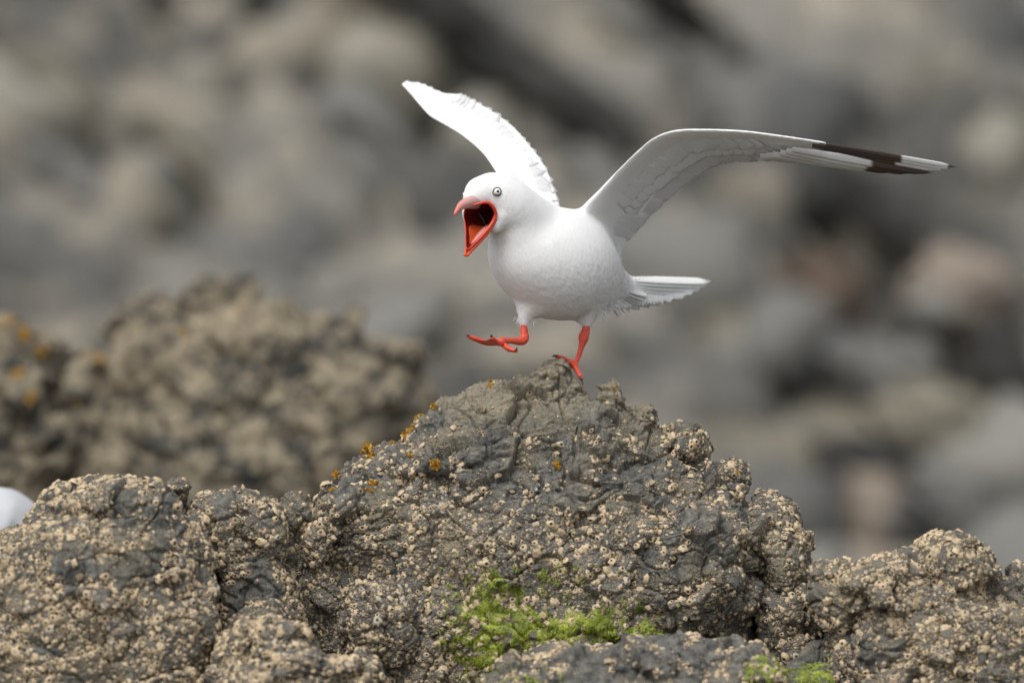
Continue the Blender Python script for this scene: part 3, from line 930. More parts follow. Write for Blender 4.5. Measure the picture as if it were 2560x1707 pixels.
def lichen_mesh(seed, r):
    rg = np.random.default_rng(seed)
    VV, FF, off = [], [], 0
    for _ in range(26):
        a = rg.uniform(0, 6.28); q = r * rg.random() ** 0.7
        c = np.array([q * math.cos(a) * 0.8, q * math.sin(a), 0])
        n = 4
        dirv = np.array([rg.normal(0, 0.6), rg.normal(0, 0.6), 1.0]); dirv /= np.linalg.norm(dirv)
        side = np.cross(dirv, rg.normal(size=3)); side /= np.linalg.norm(side)
        third = np.cross(dirv, side)
        L, w = r * rg.uniform(0.45, 0.95), r * rg.uniform(0.18, 0.36)
        for j in range(n):
            t = j / (n - 1)
            for i, sgn in enumerate((-1, 0, 1)):
                VV.append(c + dirv * L * t + side * sgn * w * (0.6 + 0.7 * t) + third * (w * 0.5 * math.sin(3 * t + i * 2.1)) + rg.normal(0, 0.05 * r, 3))
        for j in range(n - 1):
            for i in range(2):
                FF.append((off + j * 3 + i, off + j * 3 + i + 1, off + j * 3 + i + 4, off + j * 3 + i + 3))
        off += n * 3
    return np.array(VV), np.array(FF)

LICHEN = [(916, 1120, 17), (922, 1138, 13), (1002, 1048, 13), (1008, 1040, 9), (990, 1065, 8), (1070, 998, 9), (1048, 1022, 7), (1220, 962, 9), (1220, 948, 6),
          (1028, 1060, 10), (1026, 1130, 9), (1090, 1150, 15), (1086, 1165, 11), (1395, 1157, 12), (838, 1190, 13), (832, 1215, 10), (935, 1200, 13), (930, 1215, 9), (1540, 964, 6), (1848, 1178, 6), (985, 1095, 7)]
for i, (u, v, r) in enumerate(LICHEN):
    f = nearest_face('perch_rock2', u, v)
    o, org, fc, fn, area, pf = ROCKS['perch_rock2']
    V, F = lichen_mesh(i, r * S)
    l = link('lichen', mesh('lichen', V, F, M_LICHEN, False), o)
    nn = fn[f] * 0.7 + np.array([0, -0.3, 0.3])
    l.matrix_local = Matrix.LocRotScale(Vector(fc[f] - org - fn[f] * 0.001), Matrix(frame_from(nn, i).tolist()).to_quaternion(), Vector((1, 1, 1)))
# lichen on the blurred outcrops
for i, (key, u, v, r) in enumerate([('outcrop36', 30, 800, 30), ('outcrop36', 70, 835, 26), ('outcrop36', 110, 880, 22), ('outcrop36', 60, 930, 24), ('outcrop36', 95, 985, 20),
                                    ('outcrop38', 215, 885, 16), ('outcrop38', 250, 890, 16), ('outcrop38', 200, 1000, 16), ('outcrop34', 480, 735, 16), ('outcrop34', 610, 770, 14), ('outcrop34', 460, 830, 14)]):
    f = nearest_face(key, u, v)
    o, org, fc, fn, area, pf = ROCKS[key]
    V, F = lichen_mesh(60 + i, r * S * 0.8)
    l = link('lichen', mesh('lichen', V, F, M_LICHEN, False), o)
    l.matrix_local = Matrix.LocRotScale(Vector(fc[f] - org), Matrix(frame_from(fn[f], i).tolist()).to_quaternion(), Vector((1, 1, 0.5)))

def algae(name, label, key, wfun, count, seed, L=(8, 26), w=(1.2, 3.2)):
    o, org, fc, fn, area, pf = ROCKS[key]
    rg = np.random.default_rng(seed)
    wt = area * np.clip(wfun(pf), 0, 1) * (fn[:, 1] < 0.3)
    pick = rg.choice(len(fc), size=count, p=wt / wt.sum())
    V = np.empty((count, 8, 3)); n = 4
    flow = np.array([0.25, 0, -1.0])
    for j in range(count):
        f = pick[j]; nn = fn[f]
        t = flow + rg.normal(0, 0.55, 3); t -= nn * t.dot(nn); t /= np.linalg.norm(t) + 1e-9
        b = np.cross(nn, t)
        ll, ww = rg.uniform(*L) * S, rg.uniform(*w) * S
        lift = rg.uniform(0.5, 3.0) * S
        sw = rg.normal(0, 0.3)
        for q in range(n):
            s = q / (n - 1)
            p = fc[f] + t * ll * s + b * sw * ll * s * s + nn * (lift * math.sin(math.pi * min(1, s * 0.9 + 0.1)) + 0.4 * S)
            V[j, q * 2] = p - b * ww * (1 - 0.6 * s); V[j, q * 2 + 1] = p + b * ww * (1 - 0.6 * s) + nn * ww * 0.5
    F = np.concatenate([np.array([[0, 1, 3, 2], [2, 3, 5, 4], [4, 5, 7, 6]]) + 8 * j for j in range(count)])
    VV = V.reshape(-1, 3); og = VV.mean(0)
    return tag(link(name, mesh(name, VV - og, F, M_ALGAE), None, tuple(og)), label, 'algae', None, 'stuff')

def w_main(pf):
    P = pf
    m = 1.2 * blob(P, 1225, 1490, 70, 55) + 1.1 * blob(P, 1300, 1560, 110, 50) + 1.1 * blob(P, 1490, 1548, 130, 40) + 0.5 * blob(P, 1620, 1600, 90, 25) + 0.7 * blob(P, 1200, 1600, 70, 60) + 0.4 * blob(P, 1380, 1440, 60, 40) + 0.6 * blob(P, 1280, 1650, 70, 30)
    n = fbm(P / 30.0, 3, 71)
    return np.clip(m, 0, 1) * smooth(0.0, 0.4, n + 0.35 * m - 0.08)
algae('algae', 'bright green algae hanging on the lower front of the perch rock', 'perch_rock2', w_main, 11000, 3, (4, 15), (0.7, 1.8))
algae('algae', 'yellow-green algae on the small mossy rock at the bottom edge', 'barnacle_rock28', lambda P: blob(P, 1910, 1680, 70, 40) * smooth(-0.2, 0.4, fbm(P / 25.0, 2, 9)), 500, 4, (5, 14))
algae('algae', 'yellow-green algae capping the smooth dark stone at the bottom edge', 'dark_stone30', lambda P: blob(P, 2030, 1690, 60, 25), 600, 5, (5, 14))
algae('algae', 'thin green algae in the damp gap under the two-humped rock', 'dark_stone32', lambda P: blob(P, 2130, 1680, 80, 40) * smooth(-0.1, 0.4, fbm(P / 25.0, 2, 5)), 350, 6, (5, 14))
algae('algae', 'sparse green algae on the left end of the low grey slab', 'slab22', lambda P: blob(P, 1290, 1695, 90, 25) * smooth(0, 0.4, fbm(P / 25.0, 2, 15)), 200, 7, (5, 12))

def snail_mesh(r):
    R = []
    m = 10
    for k in range(9):
        t = k / 8
        rad = r * (math.sin(math.pi * min(1, 0.08 + 0.92 * t)) ** 0.75) * (1 - 0.35 * t) + 0.02 * r
        th = np.linspace(0, 2 * math.pi, m, endpoint=False)
        R.append(np.stack([rad * np.cos(th), rad * 0.8 * np.sin(th), np.full(m, r * 1.9 * t)], 1))
    return rings(np.array(R))
SV, SF = snail_mesh(1.0)
SNAIL = mesh('snail', SV, SF, M_SNAIL)
SN = [('perch_rock2', 1337, 1217, 6, 'largest pale blue snail in the middle of the perch rock')]
rg = np.random.default_rng(8)
for _ in range(10):
    SN.append(('perch_rock2', rg.uniform(1000, 1800), rg.uniform(1080, 1480), rg.uniform(2.6, 3.8), 'tiny blue-grey snail among the barnacles of the perch rock'))
for _ in range(5):
    SN.append(('barnacle_rock12', rg.uniform(100, 480), rg.uniform(1330, 1650), rg.uniform(2.6, 3.6), 'tiny blue-grey snail among the barnacles of the big left corner rock'))
for _ in range(4):
    SN.append(('barnacle_rock24', rg.uniform(2080, 2480), rg.uniform(1420, 1600), rg.uniform(2.6, 3.6), 'tiny blue-grey snail among the barnacles of the two-humped rock'))
for i, (key, u, v, r, lb) in enumerate(SN):
    f = nearest_face(key, u, v)
    _, org, fc, fn, _, _ = ROCKS[key]
    o = link('snail', SNAIL)
    side = np.cross(fn[f], rg.normal(size=3))
    o.matrix_world = Matrix.LocRotScale(Vector(fc[f] + fn[f] * r * S * 0.8), Matrix(frame_from(side, i).tolist()).to_quaternion(), Vector((r * S,) * 3))
    tag(o, lb, 'snail', 'tiny blue-grey snails on the rocks')

# ------------------------------------------------------------------ the gull
def chain(path, n=30, nu=24, nv=14):
    C = catmull(path, n)
    return [ellipsoid(c[:3], (c[3],) * 3, None, nu, nv) for c in C]

HX = np.array([-0.5, 0.0, -0.866])      # head forward (u, v, d)
LX = np.array([0.866, 0.0, -0.5])       # head left
HD = np.array([0, 0, -72.0])          # how far the head is thrust forward
HROT = np.stack([LX, np.array([0, 1.0, 0]), HX], 1)      # local (lateral, vertical, forward)

def persp(p):
    """control points further from the camera than the gull's body sit where the photograph shows them"""
    p = np.array(p, float)
    k = 1 + p[..., 2] * S / DIST
    p[..., 0] = 1280 + (p[..., 0] - 1280) * k
    p[..., 1] = 853.5 + (p[..., 1] - 853.5) * k
    return p

# wings: stations of leading and trailing edge
NW = np.array([
    ((1425, 575, 10), (1545, 668, 180)), ((1452, 522, -25), (1556, 625, 175)), ((1497, 476, -45), (1590, 575, 165)), ((1548, 424, -70), (1630, 532, 150)),
    ((1592, 380, -90), (1690, 479, 130)), ((1632, 347, -105), (1736, 442, 110)), ((1680, 329, -115), (1790, 413, 90)), ((1740, 325, -115), (1850, 402, 75)),
    ((1850, 328, -110), (1945, 402, 45)), ((1960, 341, -100), (2034, 404, 10)), ((2060, 356, -90), (2105, 392, -30))], float)
NW = persp(NW)
FW = np.array([
    ((1290, 520, 20), (1408, 560, 140)), ((1262, 470, 70), (1404, 515, 165)), ((1240, 430, 120), (1393, 477, 195)), ((1210, 387, 185), (1357, 406, 260)),
    ((1184, 362, 230), (1316, 352, 325)), ((1151, 336, 285), (1284, 318, 370)), ((1123, 319, 325), (1230, 276, 415)), ((1098, 305, 360), (1168, 246, 455)),
    ((1073, 290, 400), (1138, 235, 480)), ((1046, 260, 445), (1108, 232, 505)), ((1022, 231, 490), (1060, 212, 530)), ((1004, 212, 525), (1016, 202, 545))], float)
FW = persp(FW)

def wing_sheet(st, cover, thick):
    """closed cambered sheet: bone and coverts, cover = share of the chord"""
    n = 44
    L = catmull(st[:, 0], n); T = catmull(st[:, 1], n)
    cov = np.interp(np.linspace(0, 1, n), np.linspace(0, 1, len(cover)), cover)
    th = np.interp(np.linspace(0, 1, n), np.linspace(0, 1, len(thick)), thick)
    span = np.gradient(L, axis=0)
    nr = np.cross(span, T - L); nr /= np.linalg.norm(nr, axis=1)[:, None]
    nr = np.where((nr[:, 2] > 0)[:, None], -nr, nr)         # underside faces the camera
    fr = np.array([0.0, 0.06, 0.2, 0.45, 0.75, 1.0])
    up = np.array([0.0, 0.5, 0.8, 0.75, 0.5, 0.24]); lo = np.array([0.0, 0.5, 0.8, 0.7, 0.45, 0.24])
    R = []
    for k in range(n):
        c = (T[k] - L[k]) * cov[k]
        arch = 0.06 * np.linalg.norm(c)
        top = [L[k] + c * f - nr[k] * (th[k] * h + arch * math.sin(math.pi * f)) for f, h in zip(fr, up)]
        bot = [L[k] + c * f + nr[k] * (th[k] * h - arch * math.sin(math.pi * f)) for f, h in zip(fr, lo)]
        R.append(top + bot[:0:-1])
    return rings(np.array(R)), (L, T, nr, cov, th)

near_sheet, near_info = wing_sheet(NW, [1.0, 1.0, 0.94, 0.82, 0.76, 0.72, 0.68, 0.66, 0.62, 0.58, 0.5], [34, 26, 18, 14, 12, 11, 10, 9, 8, 6, 4])
far_sheet, far_info = wing_sheet(FW, [1.0, 1.0, 0.985, 0.985, 0.975, 0.99, 0.97, 0.99, 0.985, 0.98, 0.98, 0.97], [28, 22, 16, 13, 12, 11, 10, 10, 9, 8, 7, 5])

torso = chain([(1288, 620, -84, 56), (1306, 628, -72, 88), (1345, 642, -44, 122), (1390, 658, 0, 141), (1432, 674, 55, 122), (1476, 694, 125, 86), (1518, 708, 190, 56), (1556, 716, 245, 34)], 34)
fill = [ellipsoid((1348, 672, -30), (100, 102, 86))] + chain([(1312, 615, -80, 84), (1302, 586, -88, 80), (1288, 558, -102, 68), (1274, 540, -116, 56)], 12) + chain([(1432, 585, 0, 62), (1466, 592, 40, 58), (1490, 612, 90, 48)], 8)
neck = chain([(1350, 604, -22, 96), (1308, 560, -78, 82), (1270, 520, -118, 72), (1243, 492, -138, 60)], 16)
head = [ellipsoid((1208, 487, -84), (46, 46, 58), HROT), ellipsoid((1228, 492, -70), (52, 60, 60), HROT),
        ellipsoid((1254, 536, -84), (34, 42, 36)), ellipsoid((1236, 563, -96), (22, 24, 24)),
        ellipsoid((1170, 532, -72), (16, 34, 26)), ellipsoid((1182, 500, -112), (26, 24, 30), HROT)]
head = [(V + HD, F) for V, F in head]
thighs = chain([(1360, 710, -30, 82), (1331, 752, -44, 44), (1314, 786, -55, 20), (1310, 808, -58, 12)], 14) + \
         chain([(1450, 730, 40, 72), (1462, 775, 30, 34), (1466, 805, 25, 15), (1466, 814, 24, 11)], 14)

# open mouth: rim loop round the opening (gull's left gape, over the palate, right gape, down the jaw)
GL, GRt, TIP = np.array((1239, 541, -118.0)), np.array((1163, 546, -76.0)), np.array((1164, 637, -160.0))
rim = np.array([
    (1239, 541, -118), (1237, 527, -124), (1229, 515, -132), (1217, 508.5, -139), (1197, 512, -148), (1180, 517, -146), (1168, 521, -140),
    (1162, 530, -120), (1161, 545, -86), (1163, 560, -92), (1165, 580, -116), (1165, 603, -140), (1166, 622, -156), (1170, 626, -158),
    (1182, 616, -150), (1198, 600, -140), (1214, 582, -130), (1230, 561, -121)], float)
RIMC = np.array((1203, 548, -120.0))
def resample_closed(P, n):
    Q = np.vstack([P[-2:], P, P[:3]])
    C = catmull(Q, 40 * len(Q))
    seg = 40 * len(Q) / (len(Q) - 1)
    C = C[int(seg * 2):int(seg * (2 + len(P)))]
    d = np.r_[0, np.cumsum(np.linalg.norm(np.diff(np.vstack([C, C[:1]]), axis=0), axis=1))]
    t = np.linspace(0, d[-1], n, endpoint=False)
    CC = np.vstack([C, C[:1]])
    return np.stack([np.interp(t, d, CC[:, k]) for k in range(3)], 1)
RIM = resample_closed(rim, 48)
throat = np.array((1226, 543, -22.0))
def throat_ring(r):
    th = np.linspace(0, 2 * math.pi, 48, endpoint=False)
    rel = RIM - RIMC
    a = np.arctan2(rel[:, 1], rel[:, 0])
    return throat + np.stack([r * np.cos(a), r * np.sin(a), np.zeros(48)], 1)
LIN = []
for q in (0.0, 0.25, 0.5, 0.75, 1.0):
    e = q ** 0.8
    LIN.append(RIM * (1 - e) + throat_ring(17) * e + np.array([0, 0, 1]) * 0)
LIN.append(throat_ring(4) + np.array([4, 2, 14]))
LIN = np.array(LIN)
cut_rings = np.array([RIMC + (RIM - RIMC) * 1.15 + np.array([-40, 8, -75])] + [RIMC + (RIM - RIMC) * 0.99] + [LIN[k] for k in (1, 2, 3, 4)] + [LIN[5]])
cutter = rings(cut_rings)

def slab(U, Lo, th):
    """closed thin wedge between an upper and a lower edge line"""
    U, Lo = catmull(U, 20), catmull(Lo, 20); R = []
    for k in range(20):
        h = th[0] + (th[1] - th[0]) * k / 19
        nn = np.array((-0.2, 0.6, -0.75)) * h
        a, b = U[k], Lo[k]
        R.append([a, a * 0.75 + b * 0.25 + nn, a * 0.5 + b * 0.5 + nn, a * 0.25 + b * 0.75 + nn, b, a * 0.25 + b * 0.75 - nn, a * 0.5 + b * 0.5 - nn, a * 0.75 + b * 0.25 - nn])
    return rings(np.array(R))
tail_core = slab(persp(np.array([(1525, 672, 170), (1600, 690, 270), (1668, 698, 350), (1725, 702, 410), (1770, 703, 458)], float)),
                 persp(np.array([(1500, 786, 120), (1590, 774, 235), (1652, 764, 320), (1718, 745, 395), (1766, 716, 452)], float)), (9, 3))
PB, FB = remesh([tail_core] + torso + fill + neck + head + thighs + [near_sheet, far_sheet], 2.5, 5, None)
def relax(P, F, w, it):
    """soften the joins of the body where w > 0"""
    n = len(P); e = np.vstack([F[:, [0, 1]], F[:, [1, 2]], F[:, [2, 3]], F[:, [3, 0]]])
    cnt = np.bincount(e[:, 0], minlength=n) + np.bincount(e[:, 1], minlength=n)
    for _ in range(it):
        acc = np.stack([np.bincount(e[:, 0], P[e[:, 1], k], n) + np.bincount(e[:, 1], P[e[:, 0], k], n) for k in range(3)], 1) / np.maximum(cnt, 1)[:, None]
        P = P + w[:, None] * 0.6 * (acc - P)
    return P
_wb = smooth(250, 130, np.sqrt(((PB[:, 0] - 1385) / 1.0) ** 2 + ((PB[:, 1] - 625) / 1.0) ** 2 + ((PB[:, 2] - 10) / 1.6) ** 2))
_wh = smooth(125, 70, np.sqrt((PB[:, 0] - 1225) ** 2 + (PB[:, 1] - 500) ** 2 + (PB[:, 2] + 152) ** 2))
_wt = smooth(60, 20, np.minimum(np.hypot(PB[:, 0] - 1312, PB[:, 1] - 785), np.hypot(PB[:, 0] - 1464, PB[:, 1] - 790)))
PB = relax(PB, FB, np.clip(np.maximum(_wb, 0.55 * _wh) * (1 - 0.85 * _wt) * (1 - 0.70 * smooth(85, 40, np.sqrt((PB[:, 0] - 1232) ** 2 + (PB[:, 1] - 550) ** 2 + (PB[:, 2] + 172) ** 2))), 0, 1), 130)
# open the head where the mouth is: drop faces inside the opening cone
def inside_mouth(P):
    """point inside the funnel between the rim (and anything in front of it) and the throat"""
    fwd = np.array([-0.30, 0.10, -0.95]); fwd /= np.linalg.norm(fwd)
    a = np.cross(fwd, (0, 1, 0)); a /= np.linalg.norm(a); b = np.cross(fwd, a)
    R2 = np.stack([(RIM - RIMC) @ a, (RIM - RIMC) @ b], 1)
    q = P - RIMC - HD; x, y, z = q @ a, q @ b, q @ fwd
    ins = np.zeros(len(P), bool)
    j = len(R2) - 1
    for i in range(len(R2)):
        xi, yi, xj, yj = R2[i, 0], R2[i, 1], R2[j, 0], R2[j, 1]
        c = ((yi > y) != (yj > y)) & (x < (xj - xi) * (y - yi) / (yj - yi + 1e-12) + xi)
        ins ^= c; j = i
    return ins & (z > -62)
m_in = inside_mouth(PB)
keep = ~(m_in[FB].all(1))
FB = FB[keep]
# soft feather relief
nvb, _ = normals(PB, FB)
cb = np.array((1390, 650, 20.0))
if ((PB - PB.mean(0)) * nvb).sum(1).mean() < 0: nvb = -nvb
_q = np.stack([PB[:, 0] * 0.8 - PB[:, 1] * 0.6, PB[:, 0] * 0.6 + PB[:, 1] * 0.8, PB[:, 2]], 1)
rel = 0.9 * fbm(_q / np.array([14.0, 34.0, 14.0]), 3, 91) * smooth(640, 740, PB[:, 1] + 0.4 * (PB[:, 0] - 1400)) + 0.35 * fbm(_q / np.array([8.0, 22.0, 8.0]), 2, 17)
PB = PB + rel[:, None] * nvb
ORG = np.array(W((1410, 900, 30)))
gull = link('gull', mesh('gull', W(PB) - ORG, FB, M_PLUME), None, tuple(ORG))
tag(gull, 'white gull screaming with open red bill and raised wings on top of the perch rock', 'gull')
def gp(name, V, F, m, parent=None, smooth_on=True):
    o = link(name, mesh(name, W(V) - ORG, F, m, smooth_on), parent or gull)
    return o

# bill and mouth
V, F = rings(LIN, cap=False)
F = list(F) + [tuple(5 * 48 + i for i in range(48))]
gp('mouth_lining', V + HD, F, M_LINING)
def closed_tube(C, r, m=10):
    n = len(C)
    T = np.roll(C, -1, 0) - np.roll(C, 1, 0); T /= np.linalg.norm(T, axis=1)[:, None]
    out = C - C.mean(0); out -= (out * T).sum(1)[:, None] * T; out /= np.linalg.norm(out, axis=1)[:, None] + 1e-9
    B = np.cross(T, out)
    th = np.linspace(0, 2 * math.pi, m, endpoint=False)
    R = C[:, None, :] + r[:, None, None] * (np.cos(th)[None, :, None] * out[:, None, :] + np.sin(th)[None, :, None] * B[:, None, :])
    V = R.reshape(-1, 3); F = []
    for j in range(n):
        for i in range(m):
            F.append((j * m + i, j * m + (i + 1) % m, ((j + 1) % n) * m + (i + 1) % m, ((j + 1) % n) * m + i))
    return V, F
fr = np.linspace(0, 1, 48, endpoint=False)
rr = 1.7 + 2.9 * smooth(1170, 1236, RIM[:, 0])
V, F = closed_tube(RIM + np.array([0, 0, -4]), rr)
gp('gape', V + HD, F, M_GAPE)

# lower bill: a trough between the two jaw rims that closes at the tip
def lower_bill():
    nl, nr_ = 14, 9
    Lr = catmull([GL + (-2, 6, -1), (1230, 562, -124), (1212, 587, -134), (1192, 609, -146), (1174, 628, -157), TIP + (2, 3, -1)], nl)
    Rr = catmull([GRt + (1, 8, 2), (1164, 568, -98), (1165, 586, -118), (1165, 606, -138), (1164, 626, -154), TIP + (-2, 3, -1)], nl)
    inner, outer = [], []
    for k in range(nl):
        t = k / (nl - 1)
        down = np.array([0.45, 0.55, 0.55]); down /= np.linalg.norm(down)
        dep = 24 * (1 - t) ** 0.8 + 3
        row_i, row_o = [], []
        for j in range(nr_):
            s = j / (nr_ - 1)
            p = Lr[k] * (1 - s) + Rr[k] * s
            sag = math.sin(math.pi * s) ** 0.8
            row_i.append(p + down * dep * sag)
            out = (Lr[k] - Rr[k]); out = out / (np.linalg.norm(out) + 1e-9) * (1 - 2 * s)
            row_o.append(p + down * (dep * sag + 3.5 + 3 * (1 - t)) + out * 4.0)
        inner.append(row_i); outer.append(row_o)
    R = [np.array(inner[k] + outer[k][::-1]) for k in range(nl)]
    return rings(np.array(R))
V, F = lower_bill()
lb = gp('lower_bill', V + HD, F, M_MAND)
V, F = tube([(1226, 566, -98, 9), (1212, 576, -116, 9.5), (1198, 590, -130, 8), (1186, 604, -140, 5), (1180, 611, -144, 2)], 18, 10, flat=0.55)
gp('tongue', V + HD, F, M_TONGUE)

def upper_bill():
    path = np.array([(1190, 506, -120, 18, 16), (1176, 507.5, -140, 15, 15), (1165, 511, -158, 12, 12.5), (1154, 517, -175, 9, 10), (1146, 526, -190, 6, 7), (1140, 536, -199, 3.8, 4.6), (1138.5, 543, -201, 1.5, 1.8)], float)
    n, m = 26, 16
    C = catmull(path, n)
    P = C[:, :3]; T = np.gradient(P, axis=0); T /= np.linalg.norm(T, axis=1)[:, None]
    A = np.cross(T, (0, 1, 0)); A /= np.linalg.norm(A, axis=1)[:, None]
    B = np.cross(A, T); B = np.where((B[:, 1] > 0)[:, None], -B, B)
    th = np.linspace(0, 2 * math.pi, m, endpoint=False)
    R = []
    for k in range(n):
        c, s = np.cos(th), np.sin(th)
        hgt = np.where(s > 0, s, s * 1.15)
        R.append(P[k] + C[k, 3] * c[:, None] * A[k] + C[k, 4] * hgt[:, None] * B[k])
    V, F = rings(np.array(R))
    return V, F, np.repeat(np.linspace(0, 1, n), m)
V, F, al = upper_bill()
ub = gp('upper_bill', V + HD, F, M_UBILL)
attr(ub.data, 'along', al)
V, F = tube([(1174, 508, -161, 0.8), (1168, 510.5, -169, 1.9), (1162, 514, -175, 0.8)], 10, 8)
gp('nostril', V + HD, F, M_PUPIL, ub)

# eyes
def eye(c, nrm, r):
    nrm = np.array(nrm, float); nrm /= np.linalg.norm(nrm)
    a = np.cross(nrm, (0, 1, 0)); a /= np.linalg.norm(a); b = np.cross(nrm, a)
    c = np.array(c, float)
    V, F = ellipsoid(c - nrm * r * 0.45, (r, r, r), None, 20, 14)
    e = gp('eye', V, F, M_IRIS)
    th = np.linspace(0, 2 * math.pi, 28, endpoint=False)
    circ = lambda q, h, sq=1.0: c + nrm * h + q * (np.cos(th)[:, None] * a + sq * np.sin(th)[:, None] * b)
    almond = 1 + 0.22 * np.maximum(0, np.cos(th - 3.6)) ** 6
    base = c + nrm * 0.15 * r + (r * 1.0 * almond)[:, None] * (np.cos(th)[:, None] * a + np.sin(th)[:, None] * b)
    V, F = closed_tube(base, np.full(28, r * 0.13), 8)
    gp('eye_ring', V, F, M_RING, e)
    R = np.array([circ(r * 0.86, 0.28 * r), circ(r * 0.6, 0.48 * r), circ(r * 0.36, 0.57 * r)])
    V, F = rings(R); gp('iris', V, F, M_IRIS, e)
    R = np.array([circ(r * 0.36, 0.55 * r), circ(r * 0.36, 0.585 * r), circ(r * 0.2, 0.62 * r), circ(r * 0.03, 0.63 * r)])
    V, F = rings(R); gp('pupil', V, F, M_PUPIL, e)
def skin_at(u, v, r=7):
    k = np.hypot(PB[:, 0] - u, PB[:, 1] - v) < r
    return PB[k, 2].min()
eye((1243, 482, skin_at(1243, 482) - 0.5), (0.30, -0.10, -0.95), 10.2)
_k = (np.abs(PB[:, 1] - 491) < 4) & (np.abs(PB[:, 2] + 156) < 6)
eye((PB[_k, 0].min() + 1.5, 491, -156), (-0.93, 0.0, -0.35), 9.0)

# feathers
def feather(name, B, T, w, wdir, nrm, m, camber=0.08, bend=0.0, n=9, square=0.0, parent=None):
    B, T = np.array(B, float), np.array(T, float)
    ax = T - B; L = np.linalg.norm(ax); ax /= L
    wd = np.array(wdir, float); wd -= ax * wd.dot(ax); wd /= np.linalg.norm(wd)
    nn = np.cross(ax, wd); nn = nn if nn.dot(nrm) > 0 else -nn
    V, al = [], []
    for k in range(n):
        t = k / (n - 1)
        prof = (0.55 + 0.45 * min(1, t / 0.4)) * (1 - (max(0, (t - 0.80)) / 0.2) ** 2.6 * (0.92 - square))
        for j in range(5):
            s = (j - 2) / 2.0
            V.append(B + ax * L * (t - 0.02 * abs(s) * (t > 0.9)) + wd * s * w * prof + nn * (camber * w * (1 - s * s) + bend * L * t * t))
            al.append(t)
    nv = len(V)
    V2 = [v - nn * 0.7 for v in V]
    F = []
    for k in range(n - 1):
        for j in range(4):
            a = k * 5 + j
            F.append((a, a + 1, a + 6, a + 5)); F.append((a + nv, a + 5 + nv, a + 6 + nv, a + 1 + nv))
    for k in range(n - 1):
        a = k * 5; F.append((a, a + 5, a + 5 + nv, a + nv)); b = a + 4; F.append((b + 5, b, b + nv, b + 5 + nv))
    F.append(tuple([(n - 1) * 5 + j for j in range(5)] + [(n - 1) * 5 + j + nv for j in range(4, -1, -1)]))
    o = gp(name, np.vstack([V, V2]), F, m, parent)
    attr(o.data, 'along', np.array(al + al))
    return o

def along(A, t):
    x = t * (len(A) - 1); i = min(int(x), len(A) - 2); f = x - i
    return A[i] * (1 - f) + A[i + 1] * f

rf = np.random.default_rng(3)
def under(info, t, x):
    """how far the underside skin lies off the chord line at share x of the chord"""
    L, T, nr, cov, th = info
    cv, tk = float(along(cov, t)), float(along(th, t))
    f = min(1.0, x / cv)
    lo = np.interp(f, [0, 0.06, 0.2, 0.45, 0.75, 1.0], [0, 0.5, 0.8, 0.7, 0.45, 0.24])
    c = np.linalg.norm(along(T, t) - along(L, t)) * cv
    return tk * lo - 0.06 * c * math.sin(math.pi * f)

def flight(info, t0, t1, count, w, m, back, jit=3.0, sweep=0.04, name='secondary_feather', over=1.0, camber=0.05, square=0.3, lift=0.5):
    L, T, nr = info[:3]
    for k in range(count):
        t = t0 + (t1 - t0) * k / max(1, count - 1)
        l, e, nn = along(L, t), along(T, min(1, t + sweep)), along(nr, t)
        b = l + (along(T, t) - l) * back
        tip = l + (e - l) * over + rf.normal(0, jit * 0.5, 3)
        span = along(T, min(1, t + sweep + 0.05)) - along(T, max(0, t + sweep - 0.05))
        feather(name, b + nn * (under(info, t, back) - 1.0), tip + nn * (under(info, t, over) + lift + 0.25 * (k % 3)), w * rf.uniform(0.92, 1.08), span, nn, m, camber, 0.0, 9, square)

flight(near_info, 0.12, 0.66, 20, 30, M_FEATHER, 0.60, 2.0, 0.075)
flight(near_info, 0.67, 0.86, 7, 26, M_PRIM_IN, 0.42, 1.5, 0.075, 'primary_feather')
flight(far_info, 0.12, 0.70, 18, 30, M_FEATHER, 0.62, 0.6, 0.05, camber=0.0, square=0.8, over=0.93, lift=-1.6)
flight(far_info, 0.72, 0.93, 7, 20, M_FEATHER, 0.55, 0.5, 0.04, 'primary_feather', camber=0.0, square=0.8, over=0.93, lift=-1.6)
# outer primaries of the near wing, innermost first
HB = persp(np.array([(1900, 388, 0), (1915, 386, -20), (1930, 384, -34), (1950, 380, -46), (1965, 376, -56), (1980, 372, -66), (2030, 363, -76), (2048, 362, -84), (2064, 361, -90)], float))
HT = persp(np.array([(2096, 396, -6), (2150, 409, -20), (2200, 419, -34), (2248, 425, -46), (2292, 430, -56), (2332, 432, -64), (2356, 425, -74), (2378, 422, -84), (2395, 419, -92)], float))
HANDN = np.array([0.10, 0.62, -0.78])
HANDW = np.array([-0.12, 0.70, 0.45])
for k in range(9):
    m = M_PRIM_MID if k < 6 else M_PRIM_OUT
    o = feather('primary_feather', HB[k] + HANDN * (9 - k) * 0.7, HT[k] + HANDN * (9 - k) * 0.5, (16, 16, 16, 16, 15, 13, 11, 9, 7)[k], HANDW, HANDN, m, 0.08, 0.0, 26)
    u = np.empty(len(o.data.vertices) * 3, np.float32); o.data.vertices.foreach_get('co', u)
    d = (u[0::3] + ORG[0]) / S + 1280                     # the dark and white bars cross the hand at the same place on every feather
    o.data.attributes['along'].data.foreach_set('value', np.clip((d - 1900) / 500 + 0.022 * math.sin(k * 2.3), 0, 1).astype(np.float32))
